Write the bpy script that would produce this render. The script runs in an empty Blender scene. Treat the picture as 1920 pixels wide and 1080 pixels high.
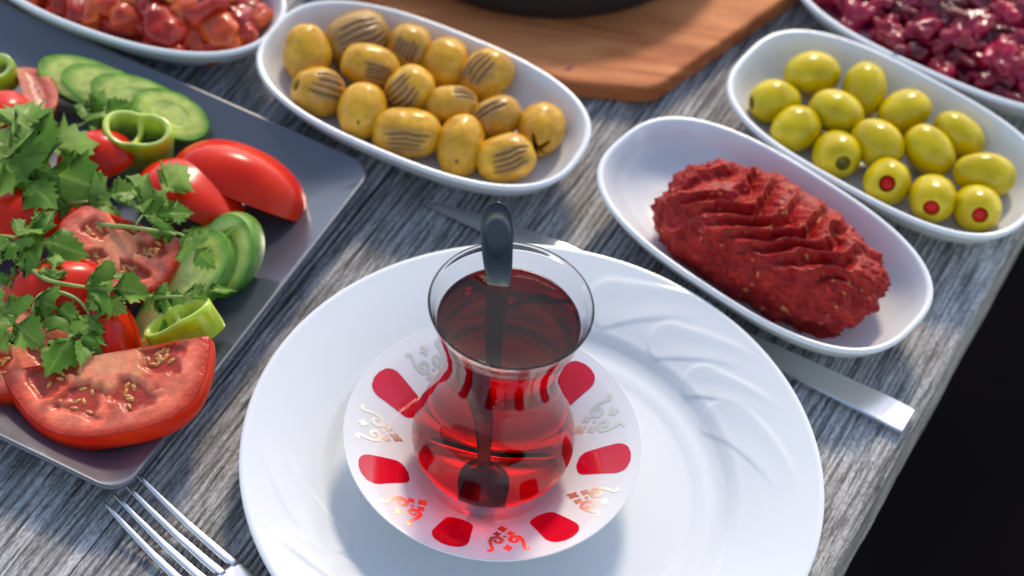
import bpy, bmesh, math, random
import numpy as np
from mathutils import Vector, Matrix

random.seed(7)
rng = np.random.RandomState(11)
R = math.radians
scn = bpy.context.scene
COL = scn.collection

# ------------------------------------------------------------------ camera, world, sun, exposure
# everything below is laid out in centimetres and brought to metres at the very end
EL, ROLL, FPX, DIST = 49.23, -7.90, 5000.0, 110.85
_e, _r = R(EL), R(ROLL)
FWD = np.array([0, math.cos(_e), -math.sin(_e)])
_rt = np.array([1.0, 0, 0]); _up = np.cross(_rt, FWD)
CR = math.cos(_r) * _rt - math.sin(_r) * _up
CU = math.sin(_r) * _rt + math.cos(_r) * _up
CPOS = -FWD * DIST
cam_d = bpy.data.cameras.new('camera'); cam = bpy.data.objects.new('camera', cam_d); COL.objects.link(cam)
cam_d.sensor_width = 36.0; cam_d.lens = FPX / 1920 * 36.0
cam_d.clip_start = 0.01; cam_d.clip_end = 100
cam.matrix_world = Matrix(((CR[0], CU[0], -FWD[0], CPOS[0] * .01), (CR[1], CU[1], -FWD[1], CPOS[1] * .01),
                           (CR[2], CU[2], -FWD[2], CPOS[2] * .01), (0, 0, 0, 1)))
cam_d.dof.use_dof = True
cam_d.dof.focus_distance = 1.008
cam_d.dof.aperture_fstop = 8.0
scn.camera = cam

SUN_EL, SUN_AZ = 37.0, 4.0          # azimuth from +Y towards +X
w = bpy.data.worlds.new('World'); scn.world = w; w.use_nodes = True
nt = w.node_tree; nt.nodes.clear()
sky = nt.nodes.new('ShaderNodeTexSky'); sky.sky_type = 'NISHITA'; sky.sun_disc = False
sky.sun_elevation = R(SUN_EL); sky.sun_rotation = R(SUN_AZ)
sky.air_density = 1.0; sky.dust_density = 0.5; sky.ozone_density = 1.0
bg = nt.nodes.new('ShaderNodeBackground'); bg.inputs[1].default_value = 0.15
wo = nt.nodes.new('ShaderNodeOutputWorld')
nt.links.new(sky.outputs[0], bg.inputs[0]); nt.links.new(bg.outputs[0], wo.inputs[0])

sd = bpy.data.lights.new('sun', 'SUN'); sd.energy = 1.2; sd.angle = R(10.0); sd.color = (1.0, 0.93, 0.83)
sun = bpy.data.objects.new('sun', sd); COL.objects.link(sun)
_d = Vector((-math.sin(R(SUN_AZ)) * math.cos(R(SUN_EL)), -math.cos(R(SUN_AZ)) * math.cos(R(SUN_EL)), -math.sin(R(SUN_EL))))
sun.rotation_euler = _d.to_track_quat('-Z', 'Y').to_euler()
sun.location = (0, 1.5, 1.5)

vs = scn.view_settings
vs.view_transform = 'Standard'; vs.look = 'None'; vs.exposure = 1.12; vs.gamma = 1.0; vs.use_curve_mapping = False
vs.use_white_balance = True; vs.white_balance_temperature = 7600; vs.white_balance_tint = 10     # camera white balance for open shade
cy = scn.cycles
cy.use_denoising = True; cy.max_bounces = 16; cy.transmission_bounces = 14; cy.transparent_max_bounces = 12
cy.glossy_bounces = 6; cy.diffuse_bounces = 5; cy.sample_clamp_indirect = 6.0; cy.caustics_refractive = True; cy.caustics_reflective = True
cy.blur_glossy = 0.3

# ------------------------------------------------------------------ helpers
def at(px, py, z):
    """table-space point (cm) seen at a photo pixel, at height z above the table top"""
    d = (px - 960) / FPX * CR + (540 - py) / FPX * CU + FWD
    t = (z - CPOS[2]) / d[2]
    return Vector(CPOS + d * t)

def _hash(i, j, k, s):
    n = (i * 374761393 + j * 668265263 + k * 2147483647 + s * 1274126177) & 0xffffffff
    n = ((n ^ (n >> 13)) * 1274126177) & 0xffffffff
    return ((n ^ (n >> 16)) & 0xffff) / 65535.0

def vnoise(x, y, z=0.0, s=0):
    x, y, z = np.broadcast_arrays(np.asarray(x, float), np.asarray(y, float), np.asarray(z, float))
    i = np.floor(x).astype(np.int64); j = np.floor(y).astype(np.int64); k = np.floor(z).astype(np.int64)
    fx, fy, fz = x - i, y - j, z - k
    fx = fx * fx * (3 - 2 * fx); fy = fy * fy * (3 - 2 * fy); fz = fz * fz * (3 - 2 * fz)
    h = lambda a, b, c: _hash(i + a, j + b, k + c, s)
    l = lambda a, b, t: a + (b - a) * t
    return l(l(l(h(0,0,0), h(1,0,0), fx), l(h(0,1,0), h(1,1,0), fx), fy),
             l(l(h(0,0,1), h(1,0,1), fx), l(h(0,1,1), h(1,1,1), fx), fy), fz) * 2 - 1

def fbm(x, y, z=0.0, s=0, o=4):
    t = 0; a = 1.0; f = 1.0
    for q in range(o):
        t = t + a * vnoise(x * f + 3.1 * q, y * f + 1.7 * q, z * f, s + q); a *= .5; f *= 2.03
    return t

def sstep(a, b, x):
    t = np.clip((x - a) / (b - a), 0, 1); return t * t * (3 - 2 * t)

OUTWARD = {'flesh', 'pepper_paste', 'green_olive', 'brown_olive', 'pepper_wall', 'rib', 'seeds', 'pimento', 'handle', 'tine', 'blade', 'bowl', 'stem', 'stalk'}
def mkmesh(name, verts, faces, mat, cols=None, smooth=True):
    me = bpy.data.meshes.new(name)
    me.from_pydata([tuple(v) for v in verts], [], [tuple(int(q) for q in f) for f in faces])
    if smooth:
        me.polygons.foreach_set('use_smooth', [True] * len(me.polygons))
    if cols is not None:
        ca = me.color_attributes.new('Col', 'FLOAT_COLOR', 'POINT')
        c4 = np.ones((len(verts), 4)); c4[:, :3] = np.asarray(cols)[:, :3]
        ca.data.foreach_set('color', c4.ravel())
    if mat: me.materials.append(mat)
    if name in OUTWARD:
        bm = bmesh.new(); bm.from_mesh(me); bmesh.ops.recalc_face_normals(bm, faces=bm.faces); bm.to_mesh(me); bm.free()
    me.update()
    return me

def obj(name, me, parent=None, mw=None):
    o = bpy.data.objects.new(name, me); COL.objects.link(o)
    if parent is not None: o.parent = parent
    if mw is not None: o.matrix_basis = mw
    return o

def empty(name, loc=(0, 0, 0), rz=0.0, mw=None):
    o = bpy.data.objects.new(name, None); COL.objects.link(o); o.empty_display_size = .02
    o.location = loc; o.rotation_euler = (0, 0, rz)
    if mw is not None: o.matrix_basis = mw
    return o

def tag(o, label, cat, group=None, kind=None):
    o['label'] = label; o['category'] = cat
    if group: o['group'] = group
    if kind: o['kind'] = kind
    return o

def grid_faces(n, m, wrap=True, off=0):
    """n rings of m verts"""
    f = []
    for i in range(n - 1):
        for j in range(m if wrap else m - 1):
            a = off + i * m + j; b = off + i * m + (j + 1) % m
            f.append((a, b, b + m, a + m))
    return f

def catmull(pts, per=6):
    P = [np.array(p, float) for p in pts]
    P = [2 * P[0] - P[1]] + P + [2 * P[-1] - P[-2]]
    out = []
    for i in range(1, len(P) - 2):
        for k in range(per):
            t = k / per
            a, b, c, d = P[i - 1], P[i], P[i + 1], P[i + 2]
            out.append(.5 * ((2 * b) + (-a + c) * t + (2 * a - 5 * b + 4 * c - d) * t * t + (-a + 3 * b - 3 * c + d) * t ** 3))
    out.append(P[-2])
    return out

def lathe(prof, seg=96):
    """prof: (r,z) list; r==0 ends collapse to tiny rings"""
    V = []; a = np.linspace(0, 2 * math.pi, seg, endpoint=False)
    for r, z in prof:
        r = max(r, 1e-4)
        V += [(r * math.cos(t), r * math.sin(t), z) for t in a]
    return V, grid_faces(len(prof), seg)

def frame(loc, x, zhint):
    x = Vector(x).normalized(); z = Vector(zhint); z = (z - x * z.dot(x)).normalized(); y = z.cross(x)
    return Matrix(((x.x, y.x, z.x, loc[0]), (x.y, y.y, z.y, loc[1]), (x.z, y.z, z.z, loc[2]), (0, 0, 0, 1)))

TOCAM = Vector(-FWD); CRV = Vector(CR); CUV = Vector(CU)
def imdir(deg, tow=0.0):
    """direction that runs at this angle in the photo plane, leaning towards the viewer's side by tow"""
    return (CRV * math.cos(R(deg)) + CUV * math.sin(R(deg)) + TOCAM * tow).normalized()

# ------------------------------------------------------------------ materials
def mat_new(name):
    m = bpy.data.materials.new(name); m.use_nodes = True
    b = m.node_tree.nodes['Principled BSDF']
    return m, m.node_tree, b

def add_bump(t, b, scale, strength, dist=0.0005, detail=4, vec=None):
    n = t.nodes.new('ShaderNodeTexNoise'); n.inputs['Scale'].default_value = scale; n.inputs['Detail'].default_value = detail
    if vec is None:
        c = t.nodes.new('ShaderNodeTexCoord'); vec = c.outputs['Object']
    t.links.new(vec, n.inputs['Vector'])
    bp = t.nodes.new('ShaderNodeBump'); bp.inputs['Strength'].default_value = strength; bp.inputs['Distance'].default_value = dist
    t.links.new(n.outputs['Fac'], bp.inputs['Height']); t.links.new(bp.outputs['Normal'], b.inputs['Normal'])
    return n

def plain(name, col, rough, bump=None, coat=0.0, metal=0.0, sss=0.0, spec=0.5, var=None):
    m, t, b = mat_new(name)
    b.inputs['Base Color'].default_value = (*col, 1); b.inputs['Roughness'].default_value = rough
    b.inputs['Metallic'].default_value = metal; b.inputs['Coat Weight'].default_value = coat
    b.inputs['Coat Roughness'].default_value = .08; b.inputs['Specular IOR Level'].default_value = spec
    if sss:
        b.inputs['Subsurface Weight'].default_value = sss; b.inputs['Subsurface Radius'].default_value = (.004, .0015, .0008); b.inputs['Subsurface Scale'].default_value = 1.0
    if bump: add_bump(t, b, *bump)
    if var:                                             # (scale, second colour): mottling
        n = t.nodes.new('ShaderNodeTexNoise'); n.inputs['Scale'].default_value = var[0]; n.inputs['Detail'].default_value = 5
        c = t.nodes.new('ShaderNodeTexCoord'); t.links.new(c.outputs['Object'], n.inputs['Vector'])
        rp = t.nodes.new('ShaderNodeValToRGB'); rp.color_ramp.elements[0].position = .35; rp.color_ramp.elements[1].position = .65
        rp.color_ramp.elements[0].color = (*col, 1); rp.color_ramp.elements[1].color = (*var[1], 1)
        t.links.new(n.outputs['Fac'], rp.inputs[0]); t.links.new(rp.outputs[0], b.inputs['Base Color'])
    return m

def vcol(name, rough, bump=None, coat=0.0, sss=0.0, var=0.25, vscale=220, spec=0.5, sssr=(.004, .0015, .0008)):
    """surface colour from the mesh's own colour attribute, mottled a little"""
    m, t, b = mat_new(name)
    a = t.nodes.new('ShaderNodeAttribute'); a.attribute_name = 'Col'
    n = t.nodes.new('ShaderNodeTexNoise'); n.inputs['Scale'].default_value = vscale; n.inputs['Detail'].default_value = 5
    c = t.nodes.new('ShaderNodeTexCoord'); t.links.new(c.outputs['Object'], n.inputs['Vector'])
    mr = t.nodes.new('ShaderNodeMapRange'); mr.inputs[1].default_value = .3; mr.inputs[2].default_value = .7
    mr.inputs[3].default_value = 1 - var; mr.inputs[4].default_value = 1 + var
    t.links.new(n.outputs['Fac'], mr.inputs[0])
    mx = t.nodes.new('ShaderNodeVectorMath'); mx.operation = 'SCALE'
    t.links.new(a.outputs['Color'], mx.inputs[0]); t.links.new(mr.outputs[0], mx.inputs['Scale'])
    t.links.new(mx.outputs[0], b.inputs['Base Color'])
    b.inputs['Roughness'].default_value = rough; b.inputs['Coat Weight'].default_value = coat; b.inputs['Coat Roughness'].default_value = .1
    b.inputs['Specular IOR Level'].default_value = spec
    if sss:
        b.inputs['Subsurface Weight'].default_value = sss; b.inputs['Subsurface Radius'].default_value = sssr; b.inputs['Subsurface Scale'].default_value = 1.0
    if bump: add_bump(t, b, *bump)
    return m

M = {}
M['porcelain'] = plain('white_porcelain', (.70, .70, .705), .16, coat=.1)
M['saucer'] = plain('saucer_porcelain', (.70, .70, .71), .14, coat=.1)
M['petal'] = plain('red_enamel', (.60, .002, .012), .14, coat=.5, spec=.4, var=(60, (.64, .003, .03)))
M['gold'] = plain('gilding', (.90, .78, .58), .34, metal=1.0, bump=(900, .15, .0002))
M['steel'] = plain('polished_steel', (.66, .66, .67), .27, metal=1.0, bump=(160, .06, .0003))
M['steel_spoon_darkened'] = plain('spoon_steel_dark_reflection', (.065, .062, .062), .14, metal=1.0, bump=(220, .05, .0002))  # steel darkened in base colour, standing in for dark surroundings mirrored in the spoon
M['slate'] = plain('black_stoneware', (.058, .060, .080), .28, spec=.9, coat=.6, bump=(350, .10, .0003))
M['iron'] = plain('cast_iron', (.008, .008, .009), .55, bump=(500, .3, .0005))
M['tomato_skin'] = plain('tomato_skin', (.62, .008, .003), .24, coat=.05, sss=.04, spec=.25, var=(28, (.78, .036, .004)))
M['tomato_flesh'] = vcol('tomato_flesh', .22, bump=(650, .40, .0010), coat=.1, sss=.12, spec=.3, var=.18)
M['tomato_seed'] = plain('tomato_seed', (.66, .24, .06), .35, coat=.0, sss=.3)
M['cuke_flesh'] = vcol('cucumber_flesh', .3, bump=(380, .25, .0006), coat=.1, sss=.1, var=.14, sssr=(.003, .004, .001))
M['cuke_skin'] = plain('cucumber_skin', (.05, .17, .02), .3, coat=.1, bump=(260, .25, .0006), var=(120, (.14, .32, .045)))
M['pepper'] = vcol('green_pepper', .20, coat=.4, sss=.25, var=.18, vscale=150, sssr=(.002, .004, .001))
M['leaf'] = vcol('parsley_leaf', .38, bump=(700, .5, .0005), var=.30, vscale=180, spec=.2)
M['stem'] = plain('parsley_stem', (.20, .30, .06), .35, var=(150, (.28, .36, .10)))
M['olive_green'] = vcol('green_olive_skin', .2, coat=.0, spec=.35, sss=.12, var=.10, vscale=140, bump=(500, .06, .0004))
M['olive_brown'] = vcol('brown_olive_skin', .25, coat=.0, spec=.35, sss=.1, var=.16, vscale=260, bump=(600, .12, .0004))
M['pimento'] = plain('pimento', (.55, .006, .003), .3, coat=.0, spec=.25)
M['paste'] = vcol('pepper_paste', .36, spec=.16, bump=(900, .28, .0010), coat=.0, sss=.0, var=.32, vscale=420)
M['relish'] = vcol('tomato_chunk', .22, bump=(380, .3, .0008), coat=.08, spec=.4, sss=.15, var=.25)
M['sauce'] = plain('tomato_sauce', (.34, .016, .006), .14, coat=.8, bump=(300, .5, .0012), var=(110, (.48, .05, .01)))
M['beet'] = vcol('beet_chunk', .14, bump=(420, .4, .001), coat=.1, spec=.4, sss=.12, var=.3)
M['beetsauce'] = plain('beet_juice', (.13, .004, .022), .10, coat=1.0, bump=(240, .5, .0016), var=(140, (.22, .008, .05)))
M['floor'] = plain('dark_floor', (.006, .004, .004), .9, spec=.05, var=(6, (.012, .006, .006)))

# leaf: some light passes through
_t = M['leaf'].node_tree; _b = _t.nodes['Principled BSDF']
_tr = _t.nodes.new('ShaderNodeBsdfTranslucent'); _mx = _t.nodes.new('ShaderNodeMixShader'); _mx.inputs[0].default_value = .32
_o = [n for n in _t.nodes if n.type == 'OUTPUT_MATERIAL'][0]
_src = _b.inputs['Base Color'].links[0].from_socket
_t.links.new(_src, _tr.inputs['Color']); _t.links.new(_b.outputs[0], _mx.inputs[1]); _t.links.new(_tr.outputs[0], _mx.inputs[2]); _t.links.new(_mx.outputs[0], _o.inputs['Surface'])

def mat_wood_grey():
    m, t, b = mat_new('weathered_grey_wood')
    c = t.nodes.new('ShaderNodeTexCoord')
    def nz(sx, sy, sz, scale, det):
        mp = t.nodes.new('ShaderNodeMapping'); mp.inputs['Scale'].default_value = (sx, sy, sz)
        oi = t.nodes.new('ShaderNodeObjectInfo')
        ad = t.nodes.new('ShaderNodeVectorMath'); ad.operation = 'ADD'
        sc = t.nodes.new('ShaderNodeVectorMath'); sc.operation = 'SCALE'; sc.inputs['Scale'].default_value = 3.0
        cb = t.nodes.new('ShaderNodeCombineXYZ'); t.links.new(oi.outputs['Random'], cb.inputs[0]); t.links.new(oi.outputs['Random'], cb.inputs[1])
        t.links.new(cb.outputs[0], sc.inputs[0]); t.links.new(c.outputs['Object'], ad.inputs[0]); t.links.new(sc.outputs[0], ad.inputs[1])
        t.links.new(ad.outputs[0], mp.inputs['Vector'])
        n = t.nodes.new('ShaderNodeTexNoise'); n.inputs['Scale'].default_value = scale; n.inputs['Detail'].default_value = det; n.inputs['Roughness'].default_value = .65
        t.links.new(mp.outputs[0], n.inputs['Vector']); return n.outputs['Fac']
    streak = nz(30, 480, 480, 1.0, 5); patch = nz(14, 60, 60, 1.0, 5); fleck = nz(420, 1300, 1300, 1.0, 3)
    def ramp(src, p0, c0, p1, c1):
        r = t.nodes.new('ShaderNodeValToRGB'); e = r.color_ramp.elements
        e[0].position = p0; e[0].color = (*c0, 1); e[1].position = p1; e[1].color = (*c1, 1); t.links.new(src, r.inputs[0]); return r.outputs[0]
    def mul(a_, b_, f=1.0):
        x = t.nodes.new('ShaderNodeMix'); x.data_type = 'RGBA'; x.blend_type = 'MULTIPLY'; x.inputs[0].default_value = f
        t.links.new(a_, x.inputs[6]); t.links.new(b_, x.inputs[7]); return x.outputs[2]
    base = ramp(patch, .35, (.30, .285, .28), .66, (.62, .60, .60))
    s1 = ramp(streak, .38, (.11, .095, .088), .56, (1, .985, .97))
    s2 = ramp(fleck, .33, (.35, .33, .32), .58, (1.15, 1.15, 1.15))
    t.links.new(mul(mul(base, s1, .85), s2, .8), b.inputs['Base Color'])
    b.inputs['Roughness'].default_value = .72
    bp = t.nodes.new('ShaderNodeBump'); bp.inputs['Strength'].default_value = .6; bp.inputs['Distance'].default_value = .0006
    ad = t.nodes.new('ShaderNodeMath'); ad.operation = 'ADD'; t.links.new(streak, ad.inputs[0]); t.links.new(fleck, ad.inputs[1])
    t.links.new(ad.outputs[0], bp.inputs['Height']); t.links.new(bp.outputs[0], b.inputs['Normal'])
    return m
M['wood'] = mat_wood_grey()

def mat_board():
    m, t, b = mat_new('oiled_board_wood')
    c = t.nodes.new('ShaderNodeTexCoord'); mp = t.nodes.new('ShaderNodeMapping'); mp.inputs['Scale'].default_value = (10, 60, 60); mp.inputs['Rotation'].default_value = (0, 0, R(-62))
    n = t.nodes.new('ShaderNodeTexNoise'); n.inputs['Scale'].default_value = 1.3; n.inputs['Detail'].default_value = 6; n.inputs['Distortion'].default_value = .8
    t.links.new(c.outputs['Object'], mp.inputs['Vector']); t.links.new(mp.outputs[0], n.inputs['Vector'])
    r = t.nodes.new('ShaderNodeValToRGB'); e = r.color_ramp.elements
    e[0].position = .32; e[0].color = (.42, .105, .034, 1); e[1].position = .68; e[1].color = (.82, .30, .105, 1)
    t.links.new(n.outputs['Fac'], r.inputs[0]); t.links.new(r.outputs[0], b.inputs['Base Color']); b.inputs['Roughness'].default_value = .6; b.inputs['Specular IOR Level'].default_value = .2
    bp = t.nodes.new('ShaderNodeBump'); bp.inputs['Strength'].default_value = .2; bp.inputs['Distance'].default_value = .0005
    t.links.new(n.outputs['Fac'], bp.inputs['Height']); t.links.new(bp.outputs[0], b.inputs['Normal'])
    return m
M['board'] = mat_board()

def mat_glass():
    m, t, b = mat_new('clear_glass')
    b.inputs['Base Color'].default_value = (1, 1, 1, 1); b.inputs['Roughness'].default_value = 0.0
    b.inputs['Transmission Weight'].default_value = 1.0; b.inputs['IOR'].default_value = 1.48
    return m
def mat_tea(name='black_tea', ior=1.333):
    m, t, b = mat_new(name)
    b.inputs['Base Color'].default_value = (1, 1, 1, 1); b.inputs['Roughness'].default_value = 0.0
    b.inputs['Transmission Weight'].default_value = 1.0; b.inputs['IOR'].default_value = ior
    v = t.nodes.new('ShaderNodeVolumeAbsorption'); v.inputs['Color'].default_value = (.968, .02, .09, 1); v.inputs['Density'].default_value = 170.0
    o = [n for n in t.nodes if n.type == 'OUTPUT_MATERIAL'][0]
    t.links.new(v.outputs[0], o.inputs['Volume'])
    return m
M['glass'] = mat_glass(); M['tea'] = mat_tea(); M['tea_wall'] = mat_tea('tea_against_glass', 1.333 / 1.48)

# ------------------------------------------------------------------ floor
def box_v(x0, x1, y0, y1, z0, z1):
    return [(x0,y0,z0),(x1,y0,z0),(x1,y1,z0),(x0,y1,z0),(x0,y0,z1),(x1,y0,z1),(x1,y1,z1),(x0,y1,z1)]
BOXF = [(0,3,2,1),(4,5,6,7),(0,1,5,4),(1,2,6,5),(2,3,7,6),(3,0,4,7)]
TH = -75.0
fl = obj('floor', mkmesh('floor', [(-400,-300,TH),(400,-300,TH),(400,500,TH),(-400,500,TH)], [(0,1,2,3)], M['floor'], smooth=False))
fl['kind'] = 'structure'

# ------------------------------------------------------------------ table: planks run along the long edge
TA = R(68.3)
tt = np.array([math.cos(TA), math.sin(TA)]); tn = np.array([math.sin(TA), -math.cos(TA)])
_ep = np.array([17.2, -3.6])
table = empty('table', (_ep[0], _ep[1], TH), TA)       # local x = along the edge, local -y = outward, +y = inward
tag(table, 'weathered grey wooden table with ribbed planks under all the dishes', 'table')
THICK = 3.9
def plank(w0, w1, pitch, amp, seed, dense, edge=False):
    gap = .035
    a, bq = w0 + (0 if edge else gap / 2), w1 - gap / 2
    ws = [a]
    n = max(4, int((bq - a) / (pitch / 6 if dense else 1.5)))
    ws = np.linspace(a, bq, n + 1)
    if dense:
        ss = np.concatenate([[-70, -50], np.arange(-34, 46, .3), [50, 60, 80, 110, 150, 190]])
    else:
        ss = np.array([-70, -40, 0, 40, 80, 120, 190.0])
    S, W = np.meshgrid(ss, ws, indexing='ij')
    if dense:
        ph = W / pitch + .25 * fbm(S * .05, W * .5, 0, seed, 2)
        tri = np.abs((ph % 1.0) - .5) * 2              # 0 on the crest, 1 in the groove
        lvl = .55 + .45 * vnoise(S * .12, np.floor(ph + .5) * 7.3, 0, seed + 5)
        Z = -amp * sstep(.45, .98, tri) * lvl
        Z += .016 * fbm(S * 1.3, W * 7.0, 0, seed + 9, 3) - .012
        Z = np.minimum(Z, 0.0)
        rnd = .07
        if edge:
            d = (W - a)
            Z -= .16 * (1 - sstep(0, .28, d)) + .02 * (1 - sstep(.2, .9, d))
            Z -= .10 * np.clip(fbm(S * .55, W * 2, 0, 31, 3), 0, 1) * (1 - sstep(0, .5, d))
        else:
            Z -= .06 * (1 - sstep(0, rnd * 1.5, W - a))
        Z -= .06 * (1 - sstep(0, rnd * 1.5, bq - W))
    else:
        Z = np.zeros_like(S) - .02
    zt = -TH
    nS, nW = S.shape
    V = np.stack([S, W, Z + zt], -1).reshape(-1, 3).tolist()
    F = grid_faces(nS, nW, wrap=False)
    F = [f[::-1] for f in F]
    # sides and underside, with an uneven outer face on the edge plank
    zs = [-.5, -1.2, -2.0, -2.9, -3.5, -THICK] if (edge and dense) else [-THICK]
    prev = [i * nW for i in range(nS)]
    for zz in zs:
        cur = []
        for i in range(nS):
            off = 0.0
            if edge: off = .05 * float(fbm(ss[i] * .35, zz * 3.0, 0, 77, 3)) + (.18 if zz <= -THICK else 0.0)
            cur.append(len(V)); V.append((ss[i], a + off, zz + zt))
        for i in range(nS - 1): F.append((prev[i], prev[i + 1], cur[i + 1], cur[i]))
        prev = cur
    left = prev
    prev = [i * nW + nW - 1 for i in range(nS)]; cur = []
    for i in range(nS): cur.append(len(V)); V.append((ss[i], bq, -THICK + zt))
    for i in range(nS - 1):
        F.append((prev[i + 1], prev[i], cur[i], cur[i + 1])); F.append((left[i + 1], left[i], cur[i], cur[i + 1])[::-1])
    return obj('plank', mkmesh('plank', V, F, M['wood'], smooth=True), table)
bounds = [0, 12.45, 24.9, 37.3, 49.7, 62.1, 74.5, 87.0]
pit = [(.21, .06), (.29, .22), (.42, .22), (.30, .18)]
for k in range(len(bounds) - 1):
    dense = k < 4
    plank(bounds[k], bounds[k + 1], *(pit[k] if dense else (.3, 0)), 40 + 13 * k, dense, edge=(k == 0))
for (x, y) in ((-55, 22), (170, 22), (-55, 72), (170, 72)):
    obj('leg', mkmesh('leg', box_v(x - 4, x + 4, y - 4, y + 4, 0, -TH - THICK - .01), BOXF, M['wood'], smooth=False), table)
obj('apron', mkmesh('apron', box_v(-60, 175, 17.5, 20, -TH - 13, -TH - THICK - .01), BOXF, M['wood'], smooth=False), table)

# ------------------------------------------------------------------ oval dishes
def sup(th, a, b, n):
    c, s = math.cos(th), math.sin(th)
    return a * math.copysign(abs(c) ** (2 / n), c), b * math.copysign(abs(s) ** (2 / n), s)
DSEG = 128
def sup_even(a, b, n, seg=DSEG):
    P = np.array([sup(t, a, b, n) for t in np.linspace(0, 2 * math.pi, 2000, endpoint=False)])
    L = np.concatenate([[0], np.cumsum(np.hypot(*np.diff(np.vstack([P, P[:1]]), axis=0).T))])
    u = np.linspace(0, L[-1], seg, endpoint=False)
    Q = np.vstack([P, P[:1]])
    return np.stack([np.interp(u, L, Q[:, 0]), np.interp(u, L, Q[:, 1])], -1)
def dish(loc, deg, a, b, n, label, mat='porcelain', dz=0.0):
    prof = catmull([(2.6, .16), (2.05, .14), (1.98, .0), (1.80, .0), (1.66, .14), (1.05, .72), (.45, 1.5), (.10, 2.1), (0, 2.3), (.05, 2.41), (.15, 2.44),
                    (.26, 2.38), (.42, 2.12), (.8, 1.52), (1.3, 1.08), (1.9, .86), (2.6, .78)], 4)
    V = []
    base = sup_even(a, b, n)
    rings = 0
    def ring(d, z, k=1.0):
        nonlocal rings
        Q = base * np.array([(a - d) / a, (b - d) / b]) * k
        V.extend([(q[0], q[1], z) for q in Q]); rings += 1
    ring(2.6, .16, .001); ring(2.6, .16, .6)
    for d, z in prof: ring(d, z)
    ring(2.6, .75, .7); ring(2.6, .74, .35); ring(2.6, .74, .001)
    o = obj('oval_dish', mkmesh('oval_dish', V, grid_faces(rings, DSEG), M[mat]))
    o.location = (loc[0], loc[1], .004); o.rotation_euler = (0, 0, R(deg))
    tag(o, label, 'dish', 'white oval serving dishes')
    return o
DB = ((-4.93, 8.25), -19.5); DP = ((10.03, 2.97), -33.1); DG = ((15.14, 9.81), -28.8); DT = ((-18.8, 13.1), -16.5); DR = ((18.35, 17.9), -23.5)
dish(*DB, 7.5, 4.14, 2.62, 'white oval dish holding the brown scored olives')
dish(*DP, 7.62, 4.24, 2.7, 'white oval dish holding the mound of red pepper paste')
dish(*DG, 7.3, 4.13, 2.9, 'white oval dish holding the stuffed green olives')
dish(*DT, 7.5, 4.15, 2.25, 'white oval dish holding the red tomato chunks')
dish(*DR, 8.0, 4.4, 2.7, 'white oval dish holding the crimson beet relish')
def dloc(D, x, y, z):
    c, s = math.cos(R(D[1])), math.sin(R(D[1]))
    return Vector((D[0][0] + x * c - y * s, D[0][1] + x * s + y * c, z))

# ------------------------------------------------------------------ dinner plate with moulded scrolls
PC = (1.76, -10.42)
def dinner_plate():
    prof = catmull([(6.2, .26), (6.5, .22), (6.62, .0), (6.9, .0), (7.05, .22), (8.0, .62), (9.6, 1.22), (10.9, 1.66), (11.2, 1.80), (11.29, 1.92), (11.24, 2.02), (11.1, 2.04),
                    (10.85, 1.98), (9.8, 1.70), (8.9, 1.42), (8.35, 1.22), (8.08, 1.12), (7.85, .96), (7.6, .78), (7.25, .66), (6.8, .63), (6.55, .60), (6.3, .565), (5.8, .55)], 9)
    prof = [(.001, .30), (3, .28)] + prof + [(4, .55), (2, .55), (.001, .55)]
    seg = 720
    V, F = lathe(prof, seg); V = np.array(V)
    r = np.hypot(V[:, 0], V[:, 1]); th = np.arctan2(V[:, 1], V[:, 0])
    # which vertices lie on the upper face
    k = np.arange(len(V)) // seg
    kt = max(range(len(prof)), key=lambda i: prof[i][1])
    top = (k > kt) & (r > 7.3) & (r < 11.1)
    h = np.zeros(len(V))
    def world_rel(px, py):
        p = at(px, py, 1.5); return p.x - PC[0], p.y - PC[1]
    def scroll(p0, p1, wid, H, inner=1):
        """a raised tongue: crisp on its flank towards the well, fading along its length and outward"""
        x0, y0 = world_rel(*p0); x1, y1 = world_rel(*p1)
        r0, t0 = math.hypot(x0, y0), math.atan2(y0, x0); r1, t1 = math.hypot(x1, y1), math.atan2(y1, x1)
        u = (t0 - th); u = (u + math.pi) % (2 * math.pi) - math.pi
        L = (t0 - t1)
        s = u / L                                         # 0 at the head, 1 at the tail
        rc = r0 + (r1 - r0) * np.clip(s, 0, 1)
        arc = np.where(s < 0, s * L * r0, 0)
        wl = wid * (1 - .55 * np.clip(s, 0, 1))
        d = np.sqrt((r - rc) ** 2 + arc ** 2) / wl
        body = 1 - sstep(.78, 1.0, d)
        dish_ = .35 + .65 * sstep(.0, .95, d)             # hollowed middle, proud edge
        return .75 * H * body * dish_ * (1 - sstep(.45, 1.0, s))
    for rot in (0, math.pi):
        keep = th.copy(); th = (th + rot + math.pi) % (2 * math.pi) - math.pi
        for p0, p1, wd, H in [((1150, 572), (1330, 600), 1.25, .075), ((1255, 640), (1420, 700), 1.0, .07), ((1318, 712), (1460, 790), .9, .07), ((1362, 778), (1490, 960), 1.05, .06)]:
            h = np.maximum(h, scroll(p0, p1, wd, H))
        th = keep
    V[top, 2] += h[top]
    # fine moulded ring on the well's shoulder
    o = obj('dinner_plate', mkmesh('dinner_plate', V, F, M['porcelain']))
    o.location = (*PC, .004); o.rotation_euler = (0, 0, 0)
    tag(o, 'large round white dinner plate with moulded scrolls under the tea saucer', 'plate')
dinner_plate()

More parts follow.
